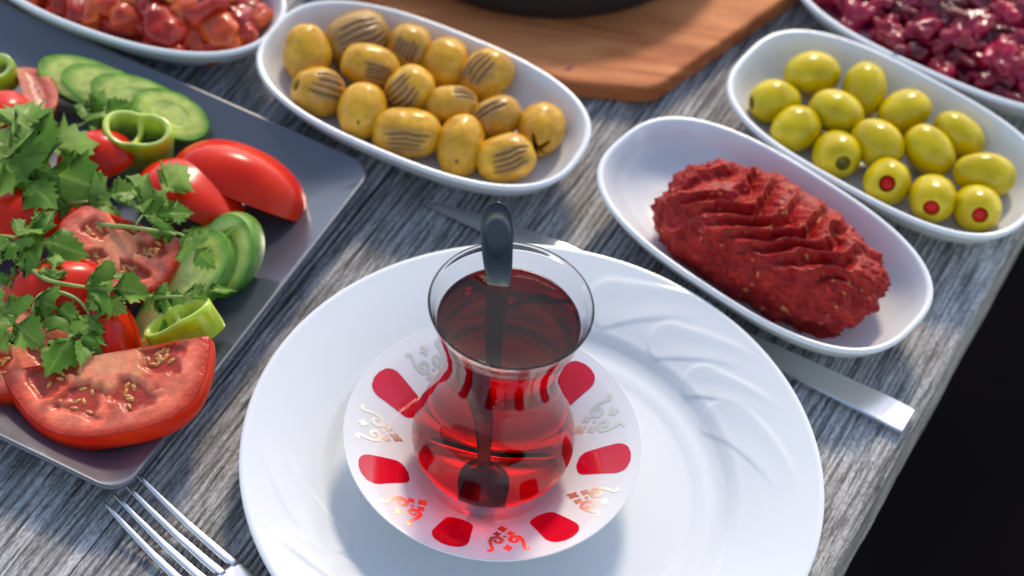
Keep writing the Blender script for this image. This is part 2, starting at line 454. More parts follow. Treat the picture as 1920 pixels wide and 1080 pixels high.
# ------------------------------------------------------------------ saucer with red petals and gilt scrollwork
SC = (0.06, -9.94); SZ = .555
SPROF = [(2.0, .42), (2.35, .44), (2.6, .53), (3.0, .82), (3.6, 1.22), (4.4, 1.66), (5.1, 1.97), (5.5, 2.10), (5.68, 2.15)]
_sp = np.array(catmull(SPROF, 12))
def sz_at(r): return float(np.interp(r, _sp[:, 0], _sp[:, 1]))
def saucer():
    root = empty('saucer', (*SC, SZ))
    tag(root, 'small white porcelain saucer with red petals and gold scrolls under tea glass', 'saucer')
    prof = [(.001, .12), (1.8, .12)] + catmull([(2.0, .0), (2.2, .0), (2.45, .22), (3.2, .72), (4.4, 1.42), (5.3, 1.86), (5.66, 2.03), (5.75, 2.12), (5.73, 2.17), (5.68, 2.15)], 6)
    prof += [tuple(p) for p in _sp[::-1]] + [(1.2, .42), (.001, .42)]
    V, F = lathe(prof, 192)
    obj('saucer_body', mkmesh('saucer_body', V, F, M['saucer']), root)
    n7 = 2 * math.pi / 7
    def surf(u, v, ang, lift):
        """u tangential, v radial (cm) about an axis at ang -> point on the upper face"""
        x, y = v, u
        r = math.hypot(x, y); a = ang + math.atan2(y, x)
        return (r * math.cos(a), r * math.sin(a), sz_at(r) + lift)
    def petal_grid():
        # rounded trapezoid, wide outwards, as rows in v
        vv = np.linspace(0, 1, 25); rows = []
        for v in vv:
            half = .50 + .30 * v
            e = 0.0
            if v < .2: e = (1 - math.sqrt(max(0, 1 - ((.2 - v) / .2) ** 2))) * .45
            if v > .72: e = (1 - math.sqrt(max(0, 1 - ((v - .72) / .28) ** 2))) * .62
            rows.append((3.35 + 2.0 * v, max(.03, half - e)))
        return rows
    G = petal_grid(); nu = 9
    for k in range(7):
        ang = R(103) + k * n7
        V = []
        for (v, hw) in G:
            for i in range(nu):
                u = (i / (nu - 1) * 2 - 1) * hw
                V.append(surf(u, v - .10 * (u / .9) ** 2 * 1.0, ang, .012))
        F = [f[::-1] for f in grid_faces(len(G), nu, wrap=False)]
        # a thin skirt gives the enamel its body
        o = obj('petal', mkmesh('petal', V, F, M['petal']), root)
    def ribbon(pts, wd):
        P = catmull(pts, 8); L = []; n = len(P)
        for i, p in enumerate(P):
            d = P[min(i + 1, n - 1)] - P[max(i - 1, 0)]; d = d / (np.hypot(*d) + 1e-9); nrm = np.array([-d[1], d[0]])
            t = i / (n - 1); ww = wd * (.45 + .75 * math.sin(math.pi * min(1, .15 + t * .85)))
            L.append((p - nrm * ww, p + nrm * ww))
        return L
    def diamond(cu, cv, ru, rv):
        out = []
        for i in range(16):
            t = i / 16 * 2 * math.pi; k = .55 + .45 * abs(math.cos(2 * t)) ** 1.5
            out.append((cu + ru * k * math.cos(t), cv + rv * k * math.sin(t)))
        return out
    for k in range(7):
        ang = R(103) + n7 * (k + .5)
        V = []; F = []
        def put(u, v): V.append(surf(u, v, ang, .013)); return len(V) - 1
        for sg in (-1, 1):
            sp = []
            for i in range(15):
                t = i / 14; a_ = math.pi * (.2 + 2.3 * t); rr = .25 * (1 - .78 * t)
                sp.append((sg * (.34 + rr * math.cos(a_)), 4.52 - rr * math.sin(a_)))
            tail = [(sg * .78, 5.12), (sg * .70, 5.18), (sg * .60, 5.06), (sg * .62, 4.84), (sg * .61, 4.6)]
            L = ribbon(tail + sp, .066)
            ids = [(put(*a_), put(*b_)) for a_, b_ in L]
            for (a0, b0), (a1, b1) in zip(ids, ids[1:]): F.append((a0, b0, b1, a1))
            for i in range(8): pass
            ids = [put(sg * .76 + .07 * math.cos(q * .785), 5.12 + .07 * math.sin(q * .785)) for q in range(8)]; F.append(tuple(ids))
        for (cu, cv, ru, rv) in [(0, 5.02, .19, .22), (-.26, 4.06, .17, .2), (.26, 4.06, .17, .2), (0, 4.26, .09, .09), (0, 3.70, .2, .27)]:
            ids = [put(*q) for q in diamond(cu, cv, ru, rv)]; c = put(cu, cv)
            for i in range(16): F.append((c, ids[i], ids[(i + 1) % 16]))
        obj('gold_ornament', mkmesh('gold_ornament', V, F, M['gold']), root)
saucer()

# ------------------------------------------------------------------ tulip tea glass, tea, spoon
GZ = SZ + .425; GC = (0.06, -9.94)
outer = [(1.75, .0), (2.02, .03), (2.16, .14), (2.24, .35), (2.6, .72), (2.98, 1.25), (3.13, 1.85), (3.05, 2.6), (2.80, 3.4), (2.48, 4.3), (2.24, 5.2), (2.16, 6.0), (2.24, 6.8), (2.45, 7.7), (2.72, 8.6), (2.95, 9.35), (3.03, 9.62)]
inner = [(2.93, 9.62), (2.85, 9.3), (2.62, 8.6), (2.35, 7.7), (2.13, 6.8), (2.04, 6.0), (2.11, 5.2), (2.34, 4.3), (2.66, 3.4), (2.90, 2.6), (2.97, 1.9), (2.82, 1.28), (2.46, .78), (2.1, .50), (1.5, .36), (.7, .33)]
def tea_glass():
    lvl = 8.58; top = lvl + .07                                  # the meniscus climbs to top
    ip = np.array(catmull(inner, 7))
    rtop = float(np.interp(top, ip[::-1, 1], ip[::-1, 0]))
    dry = [tuple(p) for p in ip if p[1] > top] + [(rtop, top)]   # inner wall above the tea
    wet = [(rtop, top)] + [tuple(p) for p in ip if p[1] < top]   # where tea and glass touch: one shared interface
    prof = [(.001, .10), (1.5, .09)] + catmull(outer, 7) + [(3.01, 9.68), (2.98, 9.70), (2.95, 9.68)] + dry
    V, F = lathe(prof, 160)
    o = obj('tea_glass', mkmesh('tea_glass', V, F, M['glass'])); o.location = (*GC, GZ)
    tag(o, 'clear tulip shaped tea glass standing on the saucer', 'glass')
    head = [(.001, lvl), (rtop * .5, lvl), (rtop - .18, lvl + .002), (rtop - .07, lvl + .022)]
    V, F = lathe(head + wet + [(.001, .33)], 160)
    F = [f[::-1] for f in F]
    me = mkmesh('tea', V, F, M['tea']); me.materials.append(M['tea_wall'])
    nh = len(head) * 160
    for k, p in enumerate(me.polygons): p.material_index = 0 if k < nh else 1
    o = obj('tea', me); o.location = (*GC, GZ)
    tag(o, 'dark red black tea filling the tulip glass', 'tea')
tea_glass()

def sweep(path, widths, thick, nrm_hint, nseg=24, dent=None):
    """flat bar with rounded section along a 3D path; returns V,F"""
    P = [np.array(p, float) for p in path]; n = len(P); V = []
    for i in range(n):
        d = P[min(i + 1, n - 1)] - P[max(i - 1, 0)]; d /= np.linalg.norm(d)
        nh = np.array(nrm_hint(i / (n - 1)) if callable(nrm_hint) else nrm_hint, float); nh = nh - d * nh.dot(d); nh /= np.linalg.norm(nh)
        s = np.cross(d, nh)
        for j in range(nseg):
            a = 2 * math.pi * j / nseg
            x, y = sup(a, widths[i], thick[i], 3.2)
            if dent and y > 0: y -= dent(i / (n - 1), x / max(widths[i], 1e-6))
            V.append(P[i] + s * x + nh * y)
    F = grid_faces(n, nseg); c0 = len(V); V.append(P[0]); c1 = len(V); V.append(P[-1])
    F = [f[::-1] for f in F]
    for j in range(nseg):
        F.append((c0, j, (j + 1) % nseg)); F.append((c1, (n - 1) * nseg + (j + 1) % nseg, (n - 1) * nseg + j))
    return V, F

def teaspoon():
    root = empty('teaspoon', (0, 0, 0))
    tag(root, 'steel teaspoon standing in the tea with its handle leaning on the rim', 'spoon')
    E_ = at(932, 378, 11.95); T_ = at(934, 532, 9.58)
    B_ = at(932, 457, 10.72)
    path = [E_, B_, T_, Vector((-.42, -9.15, 7.2)), Vector((-.25, -10.3, 4.9)), Vector((-.12, -11.0, 3.3)), Vector((-.08, -11.35, 2.7))]
    path = catmull([tuple(p) for p in path], 14); n = len(path)
    t = np.linspace(0, 1, n)
    wd = np.interp(t, [0, .012, .03, .06, .12, .25, .33, .5, .75, 1], [.06, .30, .45, .56, .62, .54, .46, .34, .22, .2])
    tk = np.interp(t, [0, .03, .3, 1], [.05, .08, .08, .08])
    dent = lambda q, x: .045 * float(1 - sstep(.72, .86, np.array(math.hypot(x, max(0, (q - .12) / .13) if q > .12 else max(0, (.12 - q) / .085)))))
    V, F = sweep(path, wd, tk, (0, -.75, .62), 40, dent)
    obj('handle', mkmesh('handle', V, F, M['steel_spoon_darkened']), root)
    # bowl
    V = []; nu, nv = 22, 24
    for sgn in (0, 1):
        for i in range(nu + 1):
            s = i / nu * 2 - 1
            hw = .78 * math.sqrt(max(0, 1 - s * s)) * (1 - .18 * s) + .004
            for j in range(nv + 1):
                x = (j / nv * 2 - 1)
                dep = .42 * (1 - x * x) * (1 - s * s)
                V.append((s * 1.25, x * hw, -dep - .05 * sgn))
    m = nv + 1; F = grid_faces(nu + 1, m, wrap=False); o2 = (nu + 1) * m
    F += [tuple(q + o2 for q in f[::-1]) for f in grid_faces(nu + 1, m, wrap=False)]
    for i in range(nu): F += [(i*m, o2+i*m, o2+(i+1)*m, (i+1)*m), (i*m+nv, (i+1)*m+nv, o2+(i+1)*m+nv, o2+i*m+nv)]
    obj('bowl', mkmesh('bowl', V, F, M['steel_spoon_darkened']), root, frame((-.02, -11.5, 2.06), (.05, -.35, -.93), (0, -.93, .35)))
teaspoon()

# ------------------------------------------------------------------ knife and fork
def table_knife():
    tip = at(809, 359, .2); end = at(1704, 790, .3)
    ax = (end - tip); L = ax.length
    root = empty('table_knife', mw=frame((tip.x, tip.y, .01), (ax.x, ax.y, 0), (0, 0, 1)))
    tag(root, 'steel table knife with squared handle lying half under the dinner plate', 'knife')
    bl = 12.0; n = 40
    ts = np.linspace(0, 1, n); V = []
    for t in ts:
        x = t * bl
        y0 = -.78 + .0 * t; y1 = np.interp(t, [0, .05, .12, .25, .5, .9, 1], [-.70, -.35, -.05, .35, .72, .78, .45])   # back and curved edge
        yb = np.interp(t, [0, .9, 1], [-.78, -.70, -.45])
        zt = .16
        V += [(x, yb, .03), (x, yb, zt), (x, yb + .5 * (y1 - yb), zt - .01), (x, y1, .08), (x, y1, .05)]
    F = grid_faces(n, 5); F = [f[::-1] for f in F]
    F += [(0, 1, 2, 3, 4), tuple((n - 1) * 5 + q for q in (4, 3, 2, 1, 0))]
    me = mkmesh('blade', V, F, M['steel'], smooth=False)
    obj('blade', me, root)
    hl = L - bl; n = 30; V = []
    for t in np.linspace(0, 1, n):
        x = bl - .02 + t * hl
        hw = np.interp(t, [0, .08, .3, .95, 1], [.42, .48, .56, .72, .68]); th = np.interp(t, [0, .1, .9, 1], [.10, .17, .20, .17])
        b = .06
        V += [(x, -hw + b, 0.01), (x, -hw, .02 + b), (x, -hw, 2 * th - b), (x, -hw + b, 2 * th), (x, hw - b, 2 * th), (x, hw, 2 * th - b), (x, hw, .02 + b), (x, hw - b, .01)]
    F = [f[::-1] for f in grid_faces(n, 8)] + [tuple(range(8)), tuple((n - 1) * 8 + q for q in range(7, -1, -1))]
    obj('handle', mkmesh('handle', V, F, M['steel'], smooth=False), root)
table_knife()

def table_fork():
    tips = [at(250, 884, .75), at(231, 905, .75), at(212, 925, .75), at(196, 943, .75)]
    mid = (tips[0] + tips[3]) / 2
    rootp = (at(430, 1044, .3) + at(330, 1086, .3)) / 2
    ax = Vector((rootp.x - mid.x, rootp.y - mid.y, 0)); La = ax.length
    mw = frame((mid.x, mid.y, .0), ax, (0, 0, 1))
    inv = mw.inverted()
    root = empty('table_fork', mw=mw)
    tag(root, 'four tined steel table fork lying beside the dinner plate', 'fork')
    zc = lambda x: float(np.interp(x, [0, 1.2, 2.8, 4.6, 6.5, 8.5, 11, 19], [.78, .52, .28, .22, .42, .75, .55, .12]))
    ys_root = [-.98, -.33, .33, .98]
    loc = sorted([(inv @ t_) for t_ in tips], key=lambda q: q.y)
    for k in range(4):
        x0, y0 = loc[k].x, loc[k].y; pts = []
        n = 24
        for i in range(n):
            t = i / (n - 1); x = x0 + (5.5 - x0) * t
            y = y0 + (ys_root[k] - y0) * min(1, t * 1.2)
            pts.append((x, y, zc(x) + (.75 - zc(x0)) * (1 - t) ** 2))
        t = np.linspace(0, 1, n)
        wd = np.interp(t, [0, .02, .15, .6, 1], [.025, .055, .10, .165, .21]); tk = np.interp(t, [0, .1, 1], [.04, .075, .10])
        V, F = sweep(pts, wd, tk, (0, 0, 1), 14)
        obj('tine', mkmesh('tine', V, F, M['steel']), root)
    n = 50; pts = []; wd = []; tk = []
    for i in range(n):
        x = 5.2 + (19.5 - 5.2) * i / (n - 1); pts.append((x, 0, zc(x)))
        wd.append(np.interp(x, [5.2, 5.5, 6.4, 7.4, 8.4, 10, 14, 19, 19.5], [1.12, 1.19, 1.12, .72, .42, .36, .55, .9, .4])); tk.append(np.interp(x, [5.2, 6, 9, 19], [.09, .1, .15, .12]))
    V, F = sweep(pts, wd, tk, (0, 0, 1), 28)
    obj('handle', mkmesh('handle', V, F, M['steel']), root)
table_fork()

# ------------------------------------------------------------------ wooden board and pan behind
def board():
    A = [(-11.0, 16.15), (1.0, 11.5), (5.03, 11.77), (12.5, 21.2), (12.5, 29.0), (6, 35.0), (-6.5, 35.0), (-12.5, 29.5), (-12.5, 18.0)]
    P = [Vector((x, y)) for x, y in A]; n = len(P); out = []
    for i in range(n):
        a, b, c = P[i - 1], P[i], P[(i + 1) % n]
        d1 = (a - b).normalized() * .7; d2 = (c - b).normalized() * .7
        for t in np.linspace(0, 1, 6):
            q = (b + d1) * (1 - t) ** 2 + b * 2 * t * (1 - t) + (b + d2) * t * t
            out.append((q.x, q.y))
    c = np.mean(out, axis=0); O = np.array(out)
    V = []
    for k, z in ((.985, 0.0), (1.0, .10), (1.0, .86), (.992, .97), (.98, 1.0)):
        V += [(c[0] + (p[0] - c[0]) * k - c[0], c[1] + (p[1] - c[1]) * k - c[1], z) for p in O]
    m = len(O); F = grid_faces(5, m) + [tuple(range(m))[::-1], tuple(range(4 * m, 5 * m))]
    o = obj('wooden_board', mkmesh('wooden_board', V, F, M['board'], smooth=False)); o.location = (c[0], c[1], .004)
    tag(o, 'reddish brown angular wooden board under the black pan', 'board')
    pc = (-1.4, 24.0)
    root = empty('black_pan', (*pc, 1.01)); tag(root, 'black cast iron pan standing on the wooden board', 'pan')
    prof = [(.001, .0), (8.2, .0)] + catmull([(8.6, .02), (9.0, .2), (9.25, .8), (9.4, 1.7), (9.5, 1.95), (9.4, 2.05), (9.2, 1.95), (8.9, 1.0), (8.5, .5), (7.5, .35)], 5) + [(.001, .35)]
    V, F = lathe(prof, 128); obj('pan_body', mkmesh('pan_body', V, F, M['iron']), root)
    for sg in (-1, 1):
        P_ = catmull([(sg * 9.5, -1.8, 1.7), (sg * 11.2, -1.5, 1.8), (sg * 11.8, 0, 1.9), (sg * 11.2, 1.5, 1.8), (sg * 9.5, 1.8, 1.7)], 6)
        V, F = sweep(P_, [.45] * len(P_), [.3] * len(P_), (0, 0, 1), 14); obj('handle', mkmesh('handle', V, F, M['iron']), root)
board()

# ------------------------------------------------------------------ black rectangular plate
BP_A = at(688, 318, 1.55); BP_B = at(225, 914, 1.55)        # upper and lower corners of its right side
_ax = (BP_A - BP_B); BPA = math.atan2(_ax.y, _ax.x); BPL = _ax.length + .7; BPW = 29.0
_n = Vector((-math.sin(BPA), math.cos(BPA), 0))
BPC = (BP_A + BP_B) / 2 + _n * (BPW / 2 - .25)
def black_plate():
    def rrect(hx, hy, rad, m=12):
        out = []
        for cx, cy_, a0 in ((hx - rad, hy - rad, 0), (-hx + rad, hy - rad, 90), (-hx + rad, -hy + rad, 180), (hx - rad, -hy + rad, 270)):
            for k in range(m): a = R(a0 + 90 * k / (m - 1)); out.append((cx + rad * math.cos(a), cy_ + rad * math.sin(a)))
        return out
    hx, hy = BPL / 2, BPW / 2
    prof = catmull([(4.6, .12), (3.4, .10), (3.3, .0), (3.0, .0), (2.8, .14), (1.5, .62), (.25, 1.26), (.02, 1.42), (0, 1.50), (.03, 1.56), (.10, 1.58), (.18, 1.56), (.55, 1.40), (1.4, 1.06), (2.0, .86), (2.6, .76), (3.4, .72), (4.6, .70)], 4)
    V = []; nr = 0
    def ring(d, z, k=1.0):
        nonlocal nr
        V.extend([(x * k, y * k, z) for x, y in rrect(hx - d, hy - d, max(.35, 1.05 - d * .12))]); nr += 1
    ring(4.6, .12, .001)
    for d, z in prof: ring(d, z)
    ring(4.6, .69, .6); ring(4.6, .69, .3); ring(4.6, .69, .001)
    m = len(rrect(5, 5, 1))
    o = obj('black_plate', mkmesh('black_plate', V, grid_faces(nr, m), M['slate'])); o.location = (BPC.x, BPC.y, .004); o.rotation_euler = (0, 0, BPA)
    tag(o, 'black rectangular stoneware plate holding the tomato and parsley salad', 'plate')
black_plate()

# ------------------------------------------------------------------ olives
def lathe_x(prof, seg):
    """profile (x, r) turned about the x axis"""
    V = []
    for x, r in prof:
        r = max(r, 1e-4)
        for j in range(seg):
            a = 2 * math.pi * j / seg; V.append((x, r * math.cos(a), r * math.sin(a)))
    return np.array(V), [f[::-1] for f in grid_faces(len(prof), seg)]

def place_food(name, me, px, py, z, deg, tow, label, cat, group):
    p = at(px, py, z)
    o = obj(name, me, None, frame(p, imdir(deg, tow), TOCAM + Vector((0, 0, .05))))
    return tag(o, label, cat, group)

def green_olive(hl, rad, seed, hole=True):
    n = 40; P = []
    for i in range(n + 1):
        t = i / n; x = -hl * math.cos(math.pi * t); r = rad * math.sin(math.pi * t) ** .86 * (1 - .05 * math.cos(math.pi * t))
        P.append((x, r))
    if hole:
        rh = rad * .34
        k = max(i for i in range(n + 1) if P[i][1] > rh * 1.25)
        P = P[:k + 1]; xe = P[-1][0]
        P += [(xe + .03, rh * 1.12), (xe + .035, rh * 1.03), (xe + .01, rh * .97), (xe - .12, rh * .93), (xe - .38, rh * .9), (xe - .4, .001)]
    V, F = lathe_x(P, 40)
    nx = fbm(V[:, 0] * .9, V[:, 1] * .9, V[:, 2] * .9, seed, 2)[:, None]
    V = V * (1 + .06 * nx)
    c0 = np.array([.50, .345, .006]); c1 = np.array([.65, .475, .012])
    f = np.clip(.5 + .6 * fbm(V[:, 0] * 1.5, V[:, 1] * 1.5, V[:, 2] * 1.5, seed + 3, 3), 0, 1)[:, None]
    C = c0 + (c1 - c0) * f
    if hole:
        idx = np.arange(len(V)) // 40; C[idx >= len(P) - 4] = (.30, .22, .02)
    return mkmesh('green_olive', V, F, M['olive_green'], C), (P[-4][0] if hole else hl), rad * .34

GO = 'green olives heaped in the dish'
# px, py, length/2, radius, axis angle in the photo, lean to viewer, pimento kind (1 red plug, 0 empty hole, None hidden), height, label
GL = [(1522,140,1.14,.90,8,-.35,None,1.95,'plain green olive at the dish end away from the paste, above the hollow one'),
 (1620,167,1.18,.88,80,-.3,None,1.95,'plain green olive standing on end against the wall facing the beet dish'),
 (1453,191,1.10,.86,184,.28,0,1.75,'green olive lying sideways with an empty dark pit hole at the rounded dish end'),
 (1567,211,1.16,.88,-28,.05,1,2.0,'green olive with a red pimento just showing underneath its lower end'),
 (1493,242,1.06,.95,25,-.6,None,1.7,'plain round green olive beside the paste dish wall, next to the hollow one'),
 (1696,211,1.12,.86,205,.1,0,1.9,'green olive with flattened top and a small hole on its shaded end'),
 (1569,289,1.05,.94,-70,2.0,0,1.65,'green olive facing out with a dull dark hole and no bright pimento'),
 (1647,271,1.10,.93,-42,.2,1,2.05,'round bright green olive in the middle of the heap, pimento turned down'),
 (1742,284,1.18,.90,-50,-.2,None,1.9,'pointed egg shaped green olive with a glossy spot in mid heap'),
 (1798,253,1.10,.85,-38,-.35,None,1.85,'plain green olive against the far wall beside the pointed one'),
 (1664,340,1.04,.94,-140,5,1,1.65,'small green olive with a dark red pimento, next to the one with the dull hole'),
 (1749,371,1.04,.94,-115,1.9,1,1.7,'green olive with a low set dark red pimento between two other stuffed ones'),
 (1831,389,1.02,.94,-95,2.8,1,1.7,'green olive with a bright red pimento nearest the table edge'),
 (1847,327,1.25,.90,-8,-.15,None,1.85,'long plain green olive lying behind the one with the bright red pimento')]
for i, (px, py, hl, rad, deg, tow, pim, z, lab) in enumerate(GL):
    me, xe, rh = green_olive(hl * 1.1, rad * 1.1, 100 + 7 * i, pim is not None)
    o = place_food('green_olive', me, px, py, z, deg, tow, lab, 'olive', GO)
    if pim:
        V, F = lathe_x([(xe - .45, .001), (xe - .4, rh * .9), (xe - .1, rh * .91), (xe - .04, rh * .8), (xe - .0, rh * .45), (xe + .005, .001)], 24)
        obj('pimento', mkmesh('pimento', V, F, M['pimento']), o)

def brown_olive(hl, rad, seed, cuts=None, hole=0, dark=0.0, broken=False):
    """cuts: (phi0, number, spacing, half length, offset along the axis)"""
    nu, nv = 56, 120
    u = np.linspace(0, 1, nu + 1); V = []
    U, A = np.meshgrid(u, np.linspace(0, 2 * math.pi, nv, endpoint=False), indexing='ij')
    X = -hl * np.cos(math.pi * U); r = rad * np.sin(math.pi * U) ** .80
    r = np.maximum(r, 1e-4)
    nx = fbm(X * .8, r * np.cos(A) * .8, r * np.sin(A) * .8, seed, 3)
    sc = 1 + .06 * nx
    c0 = np.array([.57, .265, .020]); c1 = np.array([.71, .365, .030]); cb = np.array([.30, .16, .040])
    f = np.clip(.5 + .7 * fbm(X * 1.3, r * np.cos(A) * 1.3, r * np.sin(A) * 1.3, seed + 4, 3), 0, 1)[..., None]
    C = c0 + (c1 - c0) * f
    C = C * (1 - dark) + cb * dark
    dr = np.zeros_like(X)
    # phi: 0 faces +z (the side turned up)
    PH = np.arctan2(r * np.cos(A), r * np.sin(A))
    if cuts:
        ph0, num, spc, half, off = cuts
        dph = (PH - ph0 + math.pi) % (2 * math.pi) - math.pi
        wob = .05 * fbm(X * 1.5, 0 * X, 0, seed + 8, 2)
        along = 1 - sstep(half * .45, half, np.abs(X / hl - off))
        patch = (1 - sstep(num * spc * .5, num * spc * .5 + .25, np.abs(dph))) * along
        C = C * (1 - .55 * patch[..., None]) + np.array([.30, .155, .075]) * .55 * patch[..., None]
        for q in range(num):
            c = (q - (num - 1) / 2) * spc
            rs_ = random.Random(seed + q); h2 = half * rs_.uniform(.7, 1.05); of2 = off + rs_.uniform(-.12, .12)
            al2 = 1 - sstep(h2 * .7, h2, np.abs(X / hl - of2))
            g = np.exp(-((dph + wob - c) / (rs_.uniform(.045, .07) if num > 2 else .075)) ** 2) * al2
            dr -= .10 * g
            C = C * (1 - .8 * g[..., None]) + np.array([.08, .033, .018]) * .8 * g[..., None]
            g2 = np.exp(-((dph + wob - c - .10) / .05) ** 2) * along; dr += .02 * g2
    if hole:
        d = np.hypot((X - hl) * .6, r) if hole == 1 else np.hypot(X - hl * .62, (PH) * rad * .8)
        rr = .30 if hole == 1 else .09
        if broken: rr = .42; d = d * (1 + .45 * np.sin(A * 5 + 1))
        g = 1 - sstep(rr * .55, rr, d)
        C = C * (1 - .9 * g[..., None]) + np.array([.045, .014, .008]) * .9 * g[..., None]
        X = X - (.55 if hole == 1 else .05) * g * (hole == 1); dr -= .06 * g * (hole != 1)
    rr_ = (r + dr) * sc
    V = np.stack([X * sc, rr_ * np.cos(A), rr_ * np.sin(A)], -1).reshape(-1, 3)
    F = [f_[::-1] for f_ in grid_faces(nu + 1, nv)]
    return mkmesh('brown_olive', V, F, M['olive_brown'], C.reshape(-1, 3))
BO = 'brown olives heaped in the dish'
# px, py, half length, radius, angle, lean, kwargs, z, label
BL = [(577,104,1.30,.92,96,-.1,{},1.95,'smooth yellow brown olive standing on end at the end by the tomato dish'),
 (671,74,1.40,1.12,22,-.15,dict(cuts=(-.2,6,.27,.9,0),dark=.75),2.0,'largest dark brown olive, wrinkled all over, at the wall by the wooden board'),
 (695,126,1.22,.90,-15,.0,dict(cuts=(-.25,4,.2,.6,.35)),2.15,'brown olive with dark cuts on one end below the dark wrinkled one'),
 (767,93,1.05,.94,70,.3,dict(cuts=(.1,5,.22,.5,.1),dark=.3),2.05,'rounded brown olive with a greyish scuffed cap beside the dark wrinkled one'),
 (834,121,1.10,.90,75,-.2,{},2.0,'smooth plump brown olive between the scuffed one and the broad scored one'),
 (912,144,1.22,1.0,48,-.1,dict(cuts=(.45,4,.26,.7,-.1),dark=.15),1.95,'broad brown olive with long dark scores near the wooden board side'),
 (599,172,1.12,.95,165,.62,dict(cuts=(-.35,4,.3,.75,0),hole=1,dark=.15),1.85,'brown olive with a round dark hole and curved scores'),
 (679,208,1.16,.98,-100,.25,dict(hole=2),1.95,'yellow brown olive with one tiny pit mark beside the holed one'),
 (767,170,1.02,.92,40,.45,dict(cuts=(.05,5,.28,.85,-.1)),2.3,'brown olive showing five bold parallel cuts in the middle of the heap'),
 (843,199,1.10,.80,5,.0,dict(cuts=(.7,3,.3,.5,.6),dark=.12),2.05,'small smooth tapered brown olive lying sideways in mid heap'),
 (762,250,1.36,1.02,-4,.0,dict(cuts=(-.45,4,.22,.75,0)),1.85,'long brown olive with cuts running lengthwise low on its flank'),
 (930,222,1.08,.84,25,-.1,dict(cuts=(.5,2,.3,.8,-.2),dark=.35),1.95,'dull brown smooth olive with one crease near the wide end'),
 (863,273,1.28,.92,-100,.15,dict(hole=2),1.8,'yellow brown olive standing upright with a tiny dark dot low down'),
 (949,298,1.22,.96,18,.05,dict(cuts=(-.15,4,.24,.7,.2)),1.75,'brown olive with slanting cuts closest to the dinner plate'),
 (1015,241,1.10,.92,-105,.75,dict(hole=1,broken=True),1.85,'brown olive with a torn dark hole at the dish end toward the paste')]
for i, (px, py, hl, rad, deg, tow, kw, z, lab) in enumerate(BL):
    place_food('brown_olive', brown_olive(hl * 1.08, rad * 1.1, 300 + 11 * i, **kw), px, py, z, deg, tow, lab, 'olive', BO)

# ------------------------------------------------------------------ red pepper paste
def paste():
    nu, nv = 150, 360
    a, b, H = 5.45, 3.15, 2.95
    V = []
    base = sup_even(1, 1, 2.7, nv)
    K = np.concatenate([np.linspace(0, .80, 95), .80 + .2 * np.sin(np.linspace(0, math.pi / 2, nu - 95 + 1)[1:])])
    k = K[:, None] * np.ones(nv)[None]
    x = base[None, :, 0] * k * a; y = base[None, :, 1] * k * b
    y = y * (1 - .10 * x / a)                                       # a little narrower at the far end
    z = H * (1 - k ** 6.5) ** .62
    z = z * (1 + .06 * x / a - .08 * (x / a) ** 2 - .10 * (y / b))
    # spoon ridges: arcs across the top
    s = .72 * x - .50 * y + .16 * (y + .4) ** 2
    wv = s / .82 + .34 * fbm(x * .55, y * .9, 0, 5, 4)
    ph = wv % 1.0
    ridge = np.where(ph < .72, ph / .72, (1 - ph) / .28)            # saw-tooth, like a spread pushed along
    topm = (1 - sstep(.62, .92, k)) * sstep(-2.4, -.9, y + .25 * x * 0 + .45) * (.45 + .55 * np.clip(.6 + fbm(x * .45, y * .8, 0, 15, 2), 0, 1))
    z = z + .62 * (ridge - .5) * topm
    n1 = fbm(x * 1.3, y * 1.3, z * 1.3, 21, 5); n2 = fbm(x * 5.5, y * 5.5, z * 5.5, 27, 3)
    edge = sstep(.45, .95, k)
    rad = 1 + (.075 * n1 + .022 * n2) * edge
    x = x * rad; y = y * rad
    z = z + (.10 * n1 + .045 * n2) * (1 - k ** 8) * (.22 + 1.1 * edge)
    z = np.maximum(z, -.05)
    tuck = 1 - .17 * (1 - sstep(0, 1.5, z)); x = x * tuck; y = y * tuck
    c = np.array([.32, .010, .010]) * np.ones(x.shape + (1,)); c2 = np.array([.19, .003, .005]); c3 = np.array([.45, .030, .018])
    f = np.clip(.5 + .55 * fbm(x * 2.2, y * 2.2, z * 2.2, 41, 4), 0, 1)[..., None]
    C = c2 + (c3 - c2) * f; C = .5 * C + .5 * c
    fl = (vnoise(x * 4.2, y * 4.2, z * 4.2, 55) > .80)[..., None]
    C = np.where(fl, np.array([.62, .20, .06]), C)
    V = np.stack([x, y, z], -1).reshape(-1, 3)
    F = [f_[::1] for f_ in grid_faces(len(K), nv)]
    o = obj('pepper_paste', mkmesh('pepper_paste', V, F, M['paste'], C.reshape(-1, 3)))
    p = at(1444, 470, 1.7); o.location = (p.x, p.y, .80); o.rotation_euler = (0, 0, R(-33.0))
    tag(o, 'mound of coarse dark red pepper paste with ridged top in its dish', 'paste')
paste()

# ------------------------------------------------------------------ tomato chunks and beet relish
def chunk_mesh(name, mat, sx, sy, sz_, seed, boxy, cols, lump=.16):
    bm = bmesh.new(); bmesh.ops.create_icosphere(bm, subdivisions=4, radius=1.0)
    V = np.array([v.co[:] for v in bm.verts]); F = [[v.index for v in f.verts] for f in bm.faces]; bm.free()
    m = (np.abs(V) ** boxy).sum(1) ** (1 / boxy); V = V / m[:, None]
    n = fbm(V[:, 0] * 1.1, V[:, 1] * 1.1, V[:, 2] * 1.1, seed, 3)
    V = V * (1 + lump * n[:, None]); V = V * np.array([sx, sy, sz_])
    f = np.clip(.5 + .8 * fbm(V[:, 0] * 1.2, V[:, 1] * 1.2, V[:, 2] * 1.2, seed + 2, 3), 0, 1)[:, None]
    C = np.array(cols[0]) + (np.array(cols[1]) - np.array(cols[0])) * f
    return mkmesh(name, V, F, mat, C)

